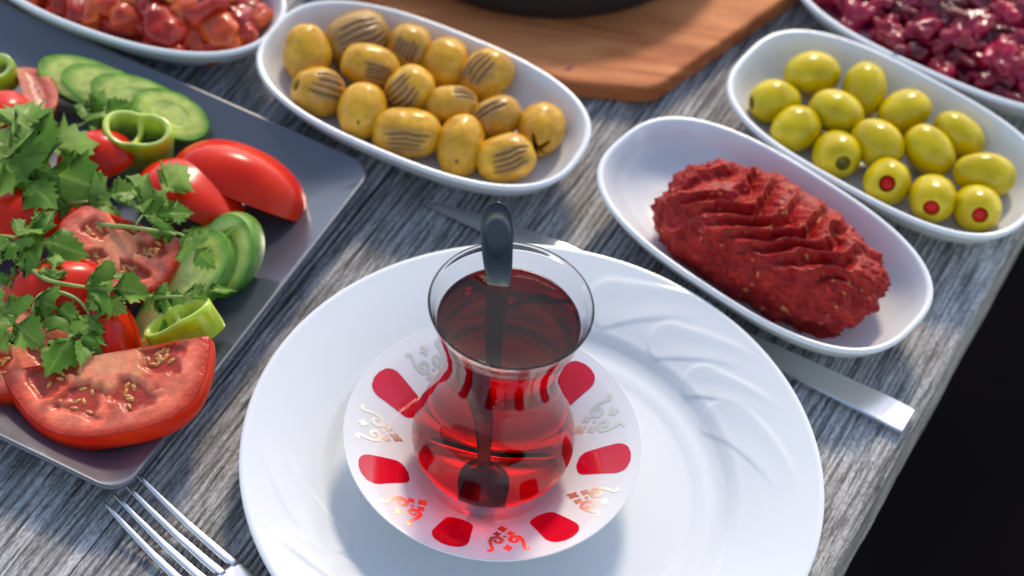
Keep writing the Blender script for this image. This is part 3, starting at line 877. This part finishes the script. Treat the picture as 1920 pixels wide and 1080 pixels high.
def sauce(name, D, a, b, n, z0, hump, mat, seed, label, cat):
    base = sup_even(a, b, n, 96); V = []; ks = [1.0, .985, .95, .88, .78, .66, .52, .38, .24, .12, .001]
    for k in ks:
        for q in base * k:
            zz = z0 - (.10 if k == 1.0 else 0) + hump * (1 - k ** 3) + .10 * float(fbm(q[0] * .9, q[1] * .9, 0, seed, 3)) * (1 - k ** 6)
            V.append((q[0], q[1], zz))
    o = obj(name, mkmesh(name, V, grid_faces(len(ks), 96), mat)); o.location = (*D[0], 0); o.rotation_euler = (0, 0, R(D[1]))
    return tag(o, label, cat)
sauce('tomato_sauce', DT, 6.25, 2.95, 2.25, 1.25, .35, M['sauce'], 3, 'red tomato sauce between the chunks in the oval dish', 'sauce')
tcols = [((.36, .012, .006), (.54, .04, .012)), ((.46, .03, .008), (.66, .10, .015)), ((.24, .006, .004), (.42, .018, .008)), ((.62, .18, .03), (.75, .32, .05))]
tm = [chunk_mesh('tomato_chunk', M['relish'], *s, 500 + 9 * i, 3.4, tcols[c], .2) for i, (s, c) in enumerate([((.95,.75,.62),0), ((.8,.7,.6),1), ((1.1,.7,.55),2), ((.62,.5,.45),0), ((.9,.62,.6),1), ((.5,.42,.36),3), ((.75,.8,.55),2), ((.45,.4,.35),1)])]
cnt = 0
TG = 'tomato chunks in the oval dish'
for (px, py, z, mi, s) in [(318,52,2.1,0,1.25),(414,58,2.05,4,1.2),(350,20,2.4,1,1.0),(385,12,2.6,0,1.1),(300,18,2.35,2,1.0),(440,30,2.2,6,1.0),(270,45,1.9,3,1.1),(455,62,1.85,3,1.2),(365,78,1.75,7,1.2),(240,30,2.0,1,1.1),
                           (215,45,1.7,6,.9),(180,18,1.95,4,1.1),(150,5,1.9,2,1.1),(200,-5,2.3,0,1.0),(255,-5,2.5,1,.9),(322,-10,2.7,5,1.3),(425,-8,2.5,5,1.2),(460,5,2.1,2,.9),(110,18,1.5,3,1.0),(125,-18,2.0,0,1.0),(60,-12,1.6,1,1.0),
                           (285,85,1.6,3,.8),(400,95,1.55,3,1.1),(330,95,1.6,7,1.0),(390,40,2.3,7,1.2),(480,35,1.85,4,.8),(380,-22,2.8,6,1.2),(300,-30,2.9,0,1.1),(220,-35,2.6,4,1.1),(150,-40,2.3,2,1.2),(440,-35,2.4,1,1.1),(80,-42,1.9,6,1.0)]:
    p = at(px, py, z); o = obj('tomato_chunk', tm[mi]); o.location = p
    o.rotation_euler = (random.uniform(-.5, .5), random.uniform(-.5, .5), random.uniform(0, 6.28)); o.scale = (s, s, s)
    if mi == 5: tag(o, 'small yellow orange pepper bit among the red tomato chunks', 'pepper', 'yellow bits among the tomato chunks')
    else: tag(o, 'glossy red cooked tomato chunk heaped in the oval dish', 'tomato', TG)

sauce('beet_juice', DR, 6.9, 3.35, 2.7, 1.45, .35, M['beetsauce'], 9, 'dark crimson beet juice pooled in the oval dish', 'sauce')
bcols = [((.17, .002, .014), (.32, .005, .034)), ((.26, .004, .018), (.46, .009, .05)), ((.09, .001, .008), (.20, .003, .020))]
bm_ = [chunk_mesh('beet_piece', M['beet'], *s, 700 + 9 * i, 2.4, bcols[i % 3], .5) for i, s in enumerate([((.62,.38,.34)), ((.5,.42,.36)), ((.75,.32,.3)), ((.45,.34,.3)), ((.58,.46,.36)), ((.36,.3,.26)), ((.7,.42,.36)), ((.5,.3,.3))])]
rb = random.Random(5); done = []
tries = 0
while len(done) < 95 and tries < 6000:
    tries += 1
    x = rb.uniform(-6.6, 6.6); y = rb.uniform(-3.1, 3.1)
    e = (abs(x / 6.7) ** 2.6 + abs(y / 3.15) ** 2.6)
    if e > 1: continue
    # a bare pool of juice stays along the wall that faces the olive dish
    if y < -2.1 and x < 3.5 and rb.random() < .75: continue
    hgt = 1.62 + .75 * (1 - e) + rb.uniform(-.1, .18)
    if any((x - a_) ** 2 + (y - b_) ** 2 < .55 for a_, b_ in done): continue
    done.append((x, y)); o = obj('beet_piece', bm_[rb.randrange(8)]); o.location = dloc(DR, x, y, hgt)
    o.rotation_euler = (rb.uniform(-.6, .6), rb.uniform(-.6, .6), rb.uniform(0, 6.28)); s = rb.uniform(.95, 1.75); o.scale = (s, s, s)
    tag(o, 'glossy crimson beet piece heaped in the oval dish', 'beet', 'beet pieces in the oval dish')

# ------------------------------------------------------------------ salad: tomato
def tomato_slice(mw, a, b, th, seed, chord, label, locules=6, rot=0.0):
    """part of a round slice: flat faces, skin rim, seed pockets; chord cuts the slice at y = chord*b (1 = whole)"""
    root = empty('tomato_slice', mw=mw); tag(root, label, 'tomato slice', 'tomato slices in the salad')
    nr, na = 44, 144
    kk = np.linspace(0, 1, nr); aa = np.linspace(0, 2 * math.pi, na, endpoint=False)
    K, A = np.meshgrid(kk, aa, indexing='ij')
    wob = 1 + .035 * np.sin(2 * A + seed) + .025 * np.sin(5 * A + 2 * seed)
    X = a * K * np.cos(A) * wob; Y = b * K * np.sin(A) * wob
    Yc = np.minimum(Y, chord * b)
    n = fbm(X * 1.3, Y * 1.3, 0, seed, 3)
    # pockets
    seg = ((A + rot) / (2 * math.pi) * locules) % 1.0
    sw = np.abs(seg - .5) * 2                                     # 0 mid pocket, 1 on the wall
    rad_ok = sstep(.27, .37, K + .07 * n) * (1 - sstep(.70, .80, K + .07 * n))
    pk = rad_ok * (1 - sstep(.55, .78, sw + .30 * n))
    core = 1 - sstep(.12, .34, K + .06 * n)
    C = np.array([.80, .115, .052]) * np.ones(X.shape + (1,))
    fl = np.clip(.5 + .7 * n, 0, 1)[..., None]
    C = C * (1 - .35 * fl) + np.array([.90, .34, .22]) * .35 * fl
    fib = np.clip(fbm(np.cos(A) * 7, np.sin(A) * 7, K * 1.5, seed + 6, 3) * sstep(.15, .5, K), -1, 1)[..., None]; C = C * (1 + .34 * fib)
    out = sstep(.84, .98, K)[..., None]; C = C * (1 - out) + np.array([.55, .045, .02]) * out
    C = C * (1 - .6 * core[..., None]) + np.array([.80, .36, .17]) * .6 * core[..., None]
    rim = (sstep(.22, .32, K) * (1 - sstep(.34, .46, K)))[..., None] * .6; C = C * (1 - rim) + np.array([.68, .30, .12]) * rim
    C = C * (1 - .88 * pk[..., None]) + np.array([.40, .030, .012]) * .9 * pk[..., None]
    Z = th / 2 - .20 * pk + .02 * n - .05 * sstep(.93, 1, K)
    V = np.stack([X, Yc, Z], -1).reshape(-1, 3); F = grid_faces(nr, na)
    Zb = -th / 2 + 0 * Z
    nb = len(V); V = np.vstack([V, np.stack([X, Yc, Zb], -1).reshape(-1, 3)[-na:]])
    # lower face and side where the chord cuts (flesh coloured); the round side is the skin part
    F2 = F + [tuple(range(nb, nb + na))[::-1]]
    last = (nr - 1) * na
    for j in range(na):
        j2 = (j + 1) % na
        F2.append((last + j, nb + j, nb + j2, last + j2))
    Call = np.vstack([C.reshape(-1, 3), np.tile(np.array([[.55, .10, .06]]), (na, 1))])
    obj('flesh', mkmesh('flesh', V, F2, M['tomato_flesh'], Call), root)
    # skin band, slightly bulged
    V = []; rows = 7
    js = [j for j in range(na) if Y[-1, j] <= chord * b - .02 * b or chord >= 1]
    if chord < 1:                                                   # put in running order round the arc
        k0 = max(range(len(js)), key=lambda q: (js[q] - js[q - 1]) % na); js = js[k0:] + js[:k0]
    for i in range(rows):
        t = i / (rows - 1) * 2 - 1; bulge = .012 + .10 * (1 - t * t) ** .7 * th
        for j in js:
            x, y = X[-1, j], Yc[-1, j]; l = math.hypot(x, y)
            V.append((x * (1 + bulge / l), y * (1 + bulge / l), th / 2 * t * .98 - .02))
    obj('skin', mkmesh('skin', V, grid_faces(rows, len(js), wrap=chord >= 1), M['tomato_skin']), root)
    # seeds sit in the pockets
    rs = random.Random(seed); V = []; F = []
    for q in range(120):
        A_ = rs.uniform(0, 6.283); k_ = rs.uniform(.36, .66)
        sg = ((A_ + rot) / 6.283 * locules) % 1.0
        if abs(sg - .5) * 2 > .55: continue
        x, y = a * k_ * math.cos(A_), b * k_ * math.sin(A_)
        if y > chord * b - .15: continue
        bmx = Matrix.Translation((x, y, th / 2 - .19)) @ Matrix.Rotation(rs.uniform(0, 6.28), 4, 'Z') @ Matrix.Diagonal((.19, .09, .06, 1))
        o0 = len(V)
        for i in range(5):
            ph = math.pi * i / 4
            for j in range(8):
                V.append(bmx @ Vector((max(math.sin(ph), .01) * math.cos(j * .785), max(math.sin(ph), .01) * math.sin(j * .785), math.cos(ph))))
        F += [f[::-1] for f in grid_faces(5, 8, off=o0)]
    if V:
        s = obj('seeds', mkmesh('seeds', V, F, M['tomato_seed']), root); s['kind'] = 'stuff'
    return root

def tomato_wedge(mw, rx, r, ang, seed, label):
    """a wedge cut along the stem axis (local x); the skin is turned to +z"""
    root = empty('tomato_wedge', mw=mw); tag(root, label, 'tomato wedge', 'tomato wedges in the salad')
    n, m = 40, 30; V = []
    W = ang / 2
    for i in range(n + 1):
        p = math.pi * i / n; x = -rx * math.cos(p); rr = r * math.sin(p) ** .88
        for j in range(m + 1):
            t = -W + 2 * W * j / m
            q = 1 + .02 * math.sin(5 * t + seed) + .025 * float(vnoise(x * .6, t * 2, 0, seed))
            V.append((x, rr * math.sin(t) * q, rr * math.cos(t) * q))
    obj('skin', mkmesh('skin', V, grid_faces(n + 1, m + 1, wrap=False), M['tomato_skin']), root)
    V = []; C = []; F = []
    for sg in (-1, 1):
        o0 = len(V)
        for i in range(n + 1):
            p = math.pi * i / n; x = -rx * math.cos(p); rr = r * math.sin(p) ** .88 * .985
            for k in range(16):
                d = k / 15; nn = float(fbm(x * 1.2, d * 3, 0, seed + sg, 3))
                pk = float(sstep(.30, .42, np.array(d + .1 * nn)) * (1 - sstep(.68, .80, np.array(d + .1 * nn)))) * (1 - float(sstep(.55, .85, np.array(abs(x) / rx))))
                inset = .16 * pk
                th = sg * (W - inset / max(rr, .3) * .6)
                V.append((x * (.985), rr * d * math.sin(th), rr * d * math.cos(th)))
                base = np.array([.60, .12, .065]) if d > .72 else np.array([.62, .17, .09])
                C.append(base * (1 - .8 * pk) + np.array([.36, .025, .014]) * .8 * pk)
        F += [f if sg < 0 else f[::-1] for f in grid_faces(n + 1, 16, wrap=False, off=o0)]
    obj('flesh', mkmesh('flesh', V, F, M['tomato_flesh'], C), root)
    return root

tomato_slice(frame(at(208, 692, 2.0), imdir(10, 0), Vector((.02, -.10, 1))), 4.0, 3.35, 1.05, 3, .12,
             'large red tomato half slice at the plate corner by the fork', 6, .55)
tomato_slice(frame(at(20, 622, 1.45), imdir(-6, 0), Vector((.05, -.12, 1))), 3.7, 3.2, .95, 8, .30,
             'tomato slice under a dark parsley leaf beside the large half slice', 6, 1.2)
tomato_slice(frame(at(222, 470, 2.35), imdir(-20, 0), Vector((.12, -.25, 1))), 2.5, 2.2, .9, 12, .55,
             'pink tomato slice between the parsley stems and the cucumber chunk', 5, .3)
tomato_wedge(frame(at(444, 366, .95), imdir(-22, -.1), Vector((.15, .02, 1))), 3.0, 2.15, R(96), 2, 'bright red tomato wedge lying skin up at the bare end of the black plate')
tomato_wedge(frame(at(352, 394, 1.1), imdir(-30, 0), Vector((.35, .1, 1))), 2.45, 1.95, R(110), 5, 'dark red tomato wedge behind the parsley next to the skin up wedge')
tomato_wedge(frame(at(183, 306, 1.2), imdir(15, 0), Vector((-.1, -.5, 1))), 1.7, 1.5, R(95), 6, 'small red tomato wedge below the two lobed pepper ring')
tomato_wedge(frame(at(44, 178, 2.0), Vector((.41, -.91, .05)), Vector((.9, .4, -.75))), 1.75, 1.45, R(80), 7, 'pale red tomato wedge between the pepper ring and the cucumber slices')
tomato_wedge(frame(at(5, 236, 1.1), imdir(30, 0), Vector((0, -.3, 1))), 1.6, 1.5, R(95), 9, 'tomato wedge under the upright parsley leaf at the edge of the salad')
tomato_wedge(frame(at(188, 640, 1.0), imdir(-70, 0), Vector((.8, -.1, 1))), 1.9, 1.55, R(95), 10, 'red tomato wedge behind the drooping parsley leaf')
tomato_wedge(frame(at(110, 560, 1.3), imdir(5, 0), Vector((.0, -.2, 1))), 2.4, 1.7, R(105), 13, 'tomato wedge buried under the parsley in mid salad')
tomato_wedge(frame(at(40, 420, 1.3), imdir(0, 0), Vector((.0, -.2, 1))), 2.4, 1.7, R(105), 14, 'tomato wedge buried under the parsley by the top sprig')

# ------------------------------------------------------------------ salad: cucumber and pepper
def cucumber_slice(mw, a, b, th, seed, label):
    root = empty('cucumber_slice', mw=mw); tag(root, label, 'cucumber', 'cucumber slices in the salad')
    nr, na = 30, 96
    K, A = np.meshgrid(np.linspace(0, 1, nr), np.linspace(0, 2 * math.pi, na, endpoint=False), indexing='ij')
    wob = 1 + .02 * np.sin(3 * A + seed)
    X = a * K * np.cos(A) * wob; Y = b * K * np.sin(A) * wob
    n = fbm(X * 2, Y * 2, 0, seed, 3)
    C = np.array([.66, .70, .16]) * np.ones(X.shape + (1,))
    sd_ = ((1 - sstep(.40, .56, K + .05 * n)) * (.6 + .4 * np.sin(A * 9) * np.cos(X * 5)))[..., None]
    C = C * (1 - sd_ * .7) + np.array([.70, .72, .24]) * sd_ * .7
    e = sstep(.74, .97, K)[..., None]; C = C * (1 - e) + np.array([.22, .42, .05]) * e
    Z = th / 2 + .02 * n - .04 * (1 - sstep(.42, .55, K))
    V = np.vstack([np.stack([X, Y, Z], -1).reshape(-1, 3), np.stack([X, Y, -Z], -1).reshape(-1, 3)])
    N = nr * na; F = grid_faces(nr, na); F += [tuple(q + N for q in f[::-1]) for f in F]
    obj('flesh', mkmesh('flesh', V, F, M['cuke_flesh'], np.vstack([C.reshape(-1, 3)] * 2)), root)
    V = []; rows = 7
    for i in range(rows):
        t = i / (rows - 1) * 2 - 1; g = 1.004 + .05 * (1 - t * t) * min(1, th / b)
        for j in range(na): V.append((X[-1, j] * g, Y[-1, j] * g, t * (th / 2 + .003)))
    obj('skin', mkmesh('skin', V, grid_faces(rows, na), M['cuke_skin']), root)
    return root
UP = Vector((0, 0, 1))
cucumber_slice(frame(at(172, 160, 1.75), imdir(-20, .1), Vector((-.12, -.42, 1))), 2.45, 1.0, .7, 1, 'cucumber slice with its pointed end out, first of the fan beside the tomato wedge')
cucumber_slice(frame(at(222, 178, 1.75), imdir(-21, .1), Vector((-.12, -.42, 1))), 2.6, .95, .6, 2, 'pale cucumber slice in the middle of the fan behind the pepper ring')
cucumber_slice(frame(at(275, 196, 1.7), imdir(-23, .1), Vector((-.12, -.42, 1))), 2.5, .95, .6, 3, 'cucumber slice in the fan leaning on the last one')
cucumber_slice(frame(at(322, 218, 1.65), imdir(-26, .1), Vector((-.12, -.42, 1))), 1.75, .95, .7, 4, 'last cucumber slice of the fan, its cut end toward the skin up tomato wedge')
cucumber_slice(frame(at(432, 478, 1.85), imdir(72, .15), Vector((-.25, -.45, 1))), 1.75, 1.15, 1.25, 5, 'thick upright cucumber chunk with dark green skin on its outer side')
cucumber_slice(frame(at(352, 516, 1.75), imdir(38, .1), Vector((-.1, -.35, 1))), 2.2, 1.35, 1.0, 6, 'pale green cucumber chunk under a parsley leaf beside the upright chunk')
cucumber_slice(frame(at(283, 612, 1.25), imdir(62, .1), Vector((-.7, -.4, .8))), 1.5, .8, .5, 7, 'thin cucumber slice tucked beside the cut pepper piece')

def pepper_ring(mw, r, hgt, seed, label, lobes=2, squash=.7):
    """a slice across a lobed green pepper; the tube axis is local z"""
    na = 120; rows = 9
    aa = np.linspace(0, 2 * math.pi, na, endpoint=False)
    rr = r * (1 - .20 * np.cos(lobes * aa + math.pi) ** 1 - .06 * np.sin(3 * aa + seed))
    if lobes == 2: rr = r * (.80 + .28 * np.abs(np.cos(aa)) ** 1.2 + .04 * np.sin(3 * aa + seed))
    wall = .27
    V = []; C = []
    co = np.array([.48, .60, .02]); ci = np.array([.60, .68, .09]); ce = np.array([.55, .62, .15])
    prof = [(0, -1, co), (.02, -.6, co), (.03, 0, co), (.02, .6, co), (0, .96, co), (-wall * .3, 1.02, ce), (-wall * .8, 1.0, ce), (-wall, .9, ci), (-wall, 0, ci), (-wall, -.9, ci), (-wall * .6, -1, ce), (0, -1, co)]
    for d, t, c in prof:
        for j, a in enumerate(aa):
            q = rr[j] + d + .02 * math.sin(4 * a + 3 * t + seed)
            dark = .5 + .5 * float(vnoise(math.cos(a) * 2, math.sin(a) * 2, t, seed))
            V.append((q * math.cos(a), q * math.sin(a) * squash, t * hgt / 2 + .05 * math.sin(2 * a + seed))); C.append(np.array(c) * (.75 + .35 * dark))
    F = grid_faces(len(prof), na)
    root = empty('pepper_ring', mw=mw); tag(root, label, 'pepper', 'green pepper rings in the salad')
    obj('pepper_wall', mkmesh('pepper_wall', V, F, M['pepper'], C), root)
    # the inner rib between the lobes
    V = []; C = []
    for i in range(13):
        t = i / 12 * 2 - 1
        for (ox, oz) in ((-.09, -1), (.09, -1), (.07, .8), (-.07, .8)):
            y = t * (r * .8 - wall * .5) * squash
            V.append((ox * (1 + 1.6 * t * t) + .1 * math.sin(2 * t + seed), y, oz * hgt / 2 * (.85 - .35 * (1 - t * t)))); C.append(ci)
    obj('rib', mkmesh('rib', V, grid_faces(13, 4), M['pepper'], C), root)
    return root
pepper_ring(frame(at(257, 262, 2.0), imdir(-8, .0), Vector((.0, -.15, 1))), 1.36, 1.7, 1, 'two lobed green pepper ring standing in front of the cucumber fan', 2, .78)
pepper_ring(frame(at(346, 614, 2.0), imdir(28, .0), Vector((-.3, .25, .9))), 1.36, 1.35, 4, 'green pepper piece resting on the large tomato half slice', 2, .62)
pepper_ring(frame(at(-8, 140, 1.8), imdir(10, .0), Vector((.0, -.25, 1))), .85, 1.3, 6, 'small green pepper ring beside the pale tomato wedge', 2, .85)

# ------------------------------------------------------------------ salad: parsley
HALF = [(0,.012),(.10,.016),(.19,.035),(.21,.13),(.17,.27),(.16,.40),(.23,.37),(.26,.52),(.32,.44),(.39,.50),(.40,.38),(.46,.37),(.40,.24),(.37,.12),(.385,.045),(.44,.04),(.52,.06),(.56,.15),(.56,.29),(.63,.24),(.68,.33),(.72,.22),(.80,.25),(.79,.15),(.89,.15),(.88,.08),(1.0,.0)]
def leaf_mesh(seed, bend, fold):
    rs = random.Random(seed)
    pts = []
    for sg in (1, -1):
        q = [(x + rs.uniform(-.02, .02) * (0 < x < 1), y * rs.uniform(.85, 1.15)) for x, y in HALF]
        pts.append([(x, y * sg) for x, y in q])
    V = []; F = []; C = []
    lay = 5
    base = np.array([.085, .205, .022]); lite = np.array([.27, .42, .085])
    tone = rs.uniform(0, .8)
    for h, P in enumerate(pts):
        o0 = len(V)
        for (x, y) in P:
            xr = min(.96, x * .92 + .03 if abs(y) > .1 else x)      # where its vein leaves the midrib
            xr = max(0, xr - abs(y) * .55)
            for k in range(lay):
                t = k / (lay - 1); px = xr + (x - xr) * t; py = y * t
                r2 = px * px
                z = bend * (px - .45) ** 2 * -1 + fold * abs(py) + .035 * math.sin(px * 11 + seed) * abs(py) * 4 + .05 * float(vnoise(px * 4, py * 4, 0, seed)) - .16 * py * py
                V.append((px, py, z))
                c = base + (lite - base) * min(1, max(0, tone + .35 * float(vnoise(px * 3, py * 3, 1, seed)) + (.55 if k == 0 else 0)))
                C.append(c)
        g = grid_faces(len(P), lay, wrap=False, off=o0)
        F += g if h == 0 else [f[::-1] for f in g]
    F = [f[::-1] for f in F]
    me = mkmesh('leaf', V, F, M['leaf'], C)
    bm = bmesh.new(); bm.from_mesh(me); bmesh.ops.remove_doubles(bm, verts=bm.verts, dist=.0008); bmesh.ops.recalc_face_normals(bm, faces=bm.faces); bm.to_mesh(me); bm.free()
    return me
LM = [leaf_mesh(i, b_, f_) for i, (b_, f_) in enumerate([(.25, .25), (.5, .1), (.1, .35), (-.3, .2), (.7, .3), (.3, -.15), (.0, .2), (.45, .45)])]
def tube(path, r0, r1, seg=8):
    n = len(path); return sweep(path, np.linspace(r0, r1, n), np.linspace(r0, r1, n), (0.1, .2, 1), seg)
lk = [0]
def sprig(label, stem, leaves):
    """stem: list of (px,py,z); leaves: (base px,py,z, tip px,py,z, width, normal)"""
    p0 = at(*stem[0]); root = empty('parsley_sprig', p0)
    tag(root, label, 'parsley', 'parsley sprigs on the salad')
    P = catmull([tuple(at(*s) - p0) for s in stem], 6)
    V, F = tube(P, .10, .05); obj('stem', mkmesh('stem', V, F, M['stem']), root)
    for (b, t, wd, nr) in leaves:
        A = at(*b); B = at(*t); L = (B - A).length
        # stalk from the nearest stem point
        near = min((Vector(q) for q in P), key=lambda q: (q + p0 - A).length)
        if (near + p0 - A).length > .15:
            V, F = tube(catmull([tuple(near), tuple((near + A - p0) / 2 + Vector((0, 0, .08))), tuple(A - p0)], 5), .05, .04, 6); obj('stalk', mkmesh('stalk', V, F, M['stem']), root)
        mw = frame(A - p0, B - A, Vector(nr)) @ Matrix.Diagonal((L, L * wd, L, 1))
        o = obj('leaf', LM[lk[0] % len(LM)], root, mw); lk[0] += 1
N0 = (0, -.35, 1); NF = (0, -.8, .7); NR = (.4, -.4, 1); NL = (-.4, -.3, 1); NB = (0, .4, 1)
sprig('large parsley sprig with three broad leaves over the cucumber side of the salad', [(-40, 330, 3.0), (-10, 310, 3.4), (8, 294, 3.7)],
      [((8, 294, 3.7), (62, 182, 3.6), 1.05, (-.2, -.5, 1)), ((14, 292, 3.7), (192, 256, 3.3), .95, N0), ((14, 298, 3.7), (208, 362, 3.0), .95, NF), ((6, 298, 3.7), (110, 398, 3.0), .8, N0), ((4, 292, 3.7), (-30, 200, 1.9), 1.0, N0)])
sprig('light green parsley sprig with a split leaf in the middle of the salad', [(-30, 446, 2.9), (0, 443, 3.2), (30, 445, 3.4)],
      [((30, 445, 3.4), (170, 474, 3.2), .95, N0), ((30, 445, 3.4), (105, 396, 3.4), .8, NB), ((28, 447, 3.4), (60, 508, 2.9), .9, NF), ((20, 446, 3.4), (-30, 500, 2.9), .9, NF)])
sprig('long stemmed parsley sprig reaching over the cucumber chunk', [(150, 412, 2.6), (200, 422, 3.0), (236, 425, 3.25), (290, 432, 3.4), (344, 440, 1.9)],
      [((268, 402, 3.5), (360, 300, 3.9), .85, NR), ((268, 404, 3.5), (366, 398, 3.4), .75, N0), ((344, 440, 1.9), (468, 432, 3.3), .85, NB), ((346, 442, 3.5), (402, 506, 2.9), .95, NF), ((330, 440, 3.4), (272, 436, 3.1), .6, NF), ((268, 402, 3.5), (262, 330, 3.6), .5, N0)])
sprig('parsley sprig with one drawn out leaf pointing at the cut pepper piece', [(60, 505, 2.8), (89, 525, 3.1), (130, 534, 3.25), (160, 538, 3.3)],
      [((160, 538, 3.3), (288, 548, 3.0), .85, N0), ((165, 540, 3.3), (240, 590, 2.7), .8, NF), ((95, 526, 3.1), (110, 470, 3.3), .8, N0), ((160, 536, 3.3), (250, 512, 3.1), .6, NB)])
sprig('parsley sprig drooping over the large tomato half slice', [(60, 590, 2.6), (75, 555, 2.95), (110, 548, 3.1), (145, 562, 3.0), (164, 585, 2.75)],
      [((66, 562, 2.9), (158, 600, 2.75), .85, NF), ((165, 583, 2.75), (208, 628, 2.35), 1.0, NR), ((164, 588, 2.75), (84, 700, 2.5), .85, N0), ((166, 592, 2.7), (150, 690, 2.5), .55, NR)])
sprig('dark parsley sprig lying on the tomato slice at the edge of the plate', [(-60, 575, 2.6), (-30, 580, 2.8), (-8, 585, 2.9)],
      [((-8, 585, 2.9), (82, 648, 2.6), 1.1, N0), ((-12, 575, 2.95), (44, 566, 3.0), 1.2, NF), ((-8, 585, 2.9), (10, 660, 2.5), .8, NF)])
sprig('dark green parsley sprig between the cucumber chunk and the pepper piece', [(225, 560, 2.2), (260, 556, 2.5), (300, 556, 2.7), (345, 556, 2.8)],
      [((345, 556, 2.8), (446, 542, 2.7), .6, NB), ((285, 556, 2.65), (352, 562, 2.6), .9, NF), ((268, 556, 2.5), (318, 590, 2.3), .6, NF)])
sprig('dark parsley sprig tucked behind the two lobed pepper ring', [(110, 250, 2.0), (140, 240, 2.3), (165, 228, 2.5)],
      [((165, 228, 2.5), (255, 190, 2.7), .8, NF), ((160, 230, 2.5), (196, 168, 2.8), .8, N0), ((165, 232, 2.5), (215, 250, 2.3), .7, N0)])
sprig('parsley sprig with curled leaves below the broad leaves', [(110, 385, 2.5), (140, 380, 2.8), (165, 378, 3.0)],
      [((165, 378, 3.0), (264, 352, 3.2), 1.0, N0), ((168, 382, 3.0), (230, 412, 2.7), .8, NF), ((130, 382, 2.8), (70, 405, 2.7), .8, NF)])
sprig('short parsley sprig in shade beneath the light green sprig', [(20, 540, 2.0), (50, 520, 2.4), (75, 512, 2.7)],
      [((75, 512, 2.7), (140, 500, 2.7), .9, N0), ((70, 514, 2.6), (96, 560, 2.4), .8, NF), ((40, 524, 2.4), (-10, 520, 2.6), 1.0, N0), ((60, 516, 2.5), (30, 480, 2.7), .8, NB)])
sprig('parsley sprig low among the wedges under the broad leaves', [(-30, 380, 2.0), (10, 372, 2.4), (50, 368, 2.6)],
      [((50, 368, 2.6), (130, 350, 2.6), .9, NF), ((30, 370, 2.5), (40, 420, 2.4), .9, N0), ((50, 370, 2.6), (120, 420, 2.5), .8, N0), ((0, 372, 2.3), (-40, 420, 2.5), .9, N0)])

# ------------------------------------------------------------------ small spills
def drop(name, p, rx, ry, h, col, rough, label, rz):
    V = []; ks = [1.0, .9, .7, .45, .001]
    for k in ks:
        for j in range(28):
            a = 2 * math.pi * j / 28; q = k * (1 + .22 * math.sin(2 * a + rz) + .12 * math.sin(3 * a))
            V.append((rx * q * math.cos(a), ry * q * math.sin(a), h * (1 - k * k)))
    o = obj(name, mkmesh(name, V, grid_faces(len(ks), 28), plain(name, col, rough))); o.location = p; o.rotation_euler = (0, 0, rz)
    return o
tag(drop('beet_stain', at(1068, 128, 1.012), .22, .12, .02, (.30, .004, .05), .4, '', .6), 'small crimson drip on the cut corner of the wooden board', 'stain')

# ------------------------------------------------------------------ centimetres to metres
for me in list(bpy.data.meshes):
    me.transform(Matrix.Scale(.01, 4)); me.update()
for o in scn.objects:
    if o.type in {'MESH', 'EMPTY'}:
        o.location = o.location * .01
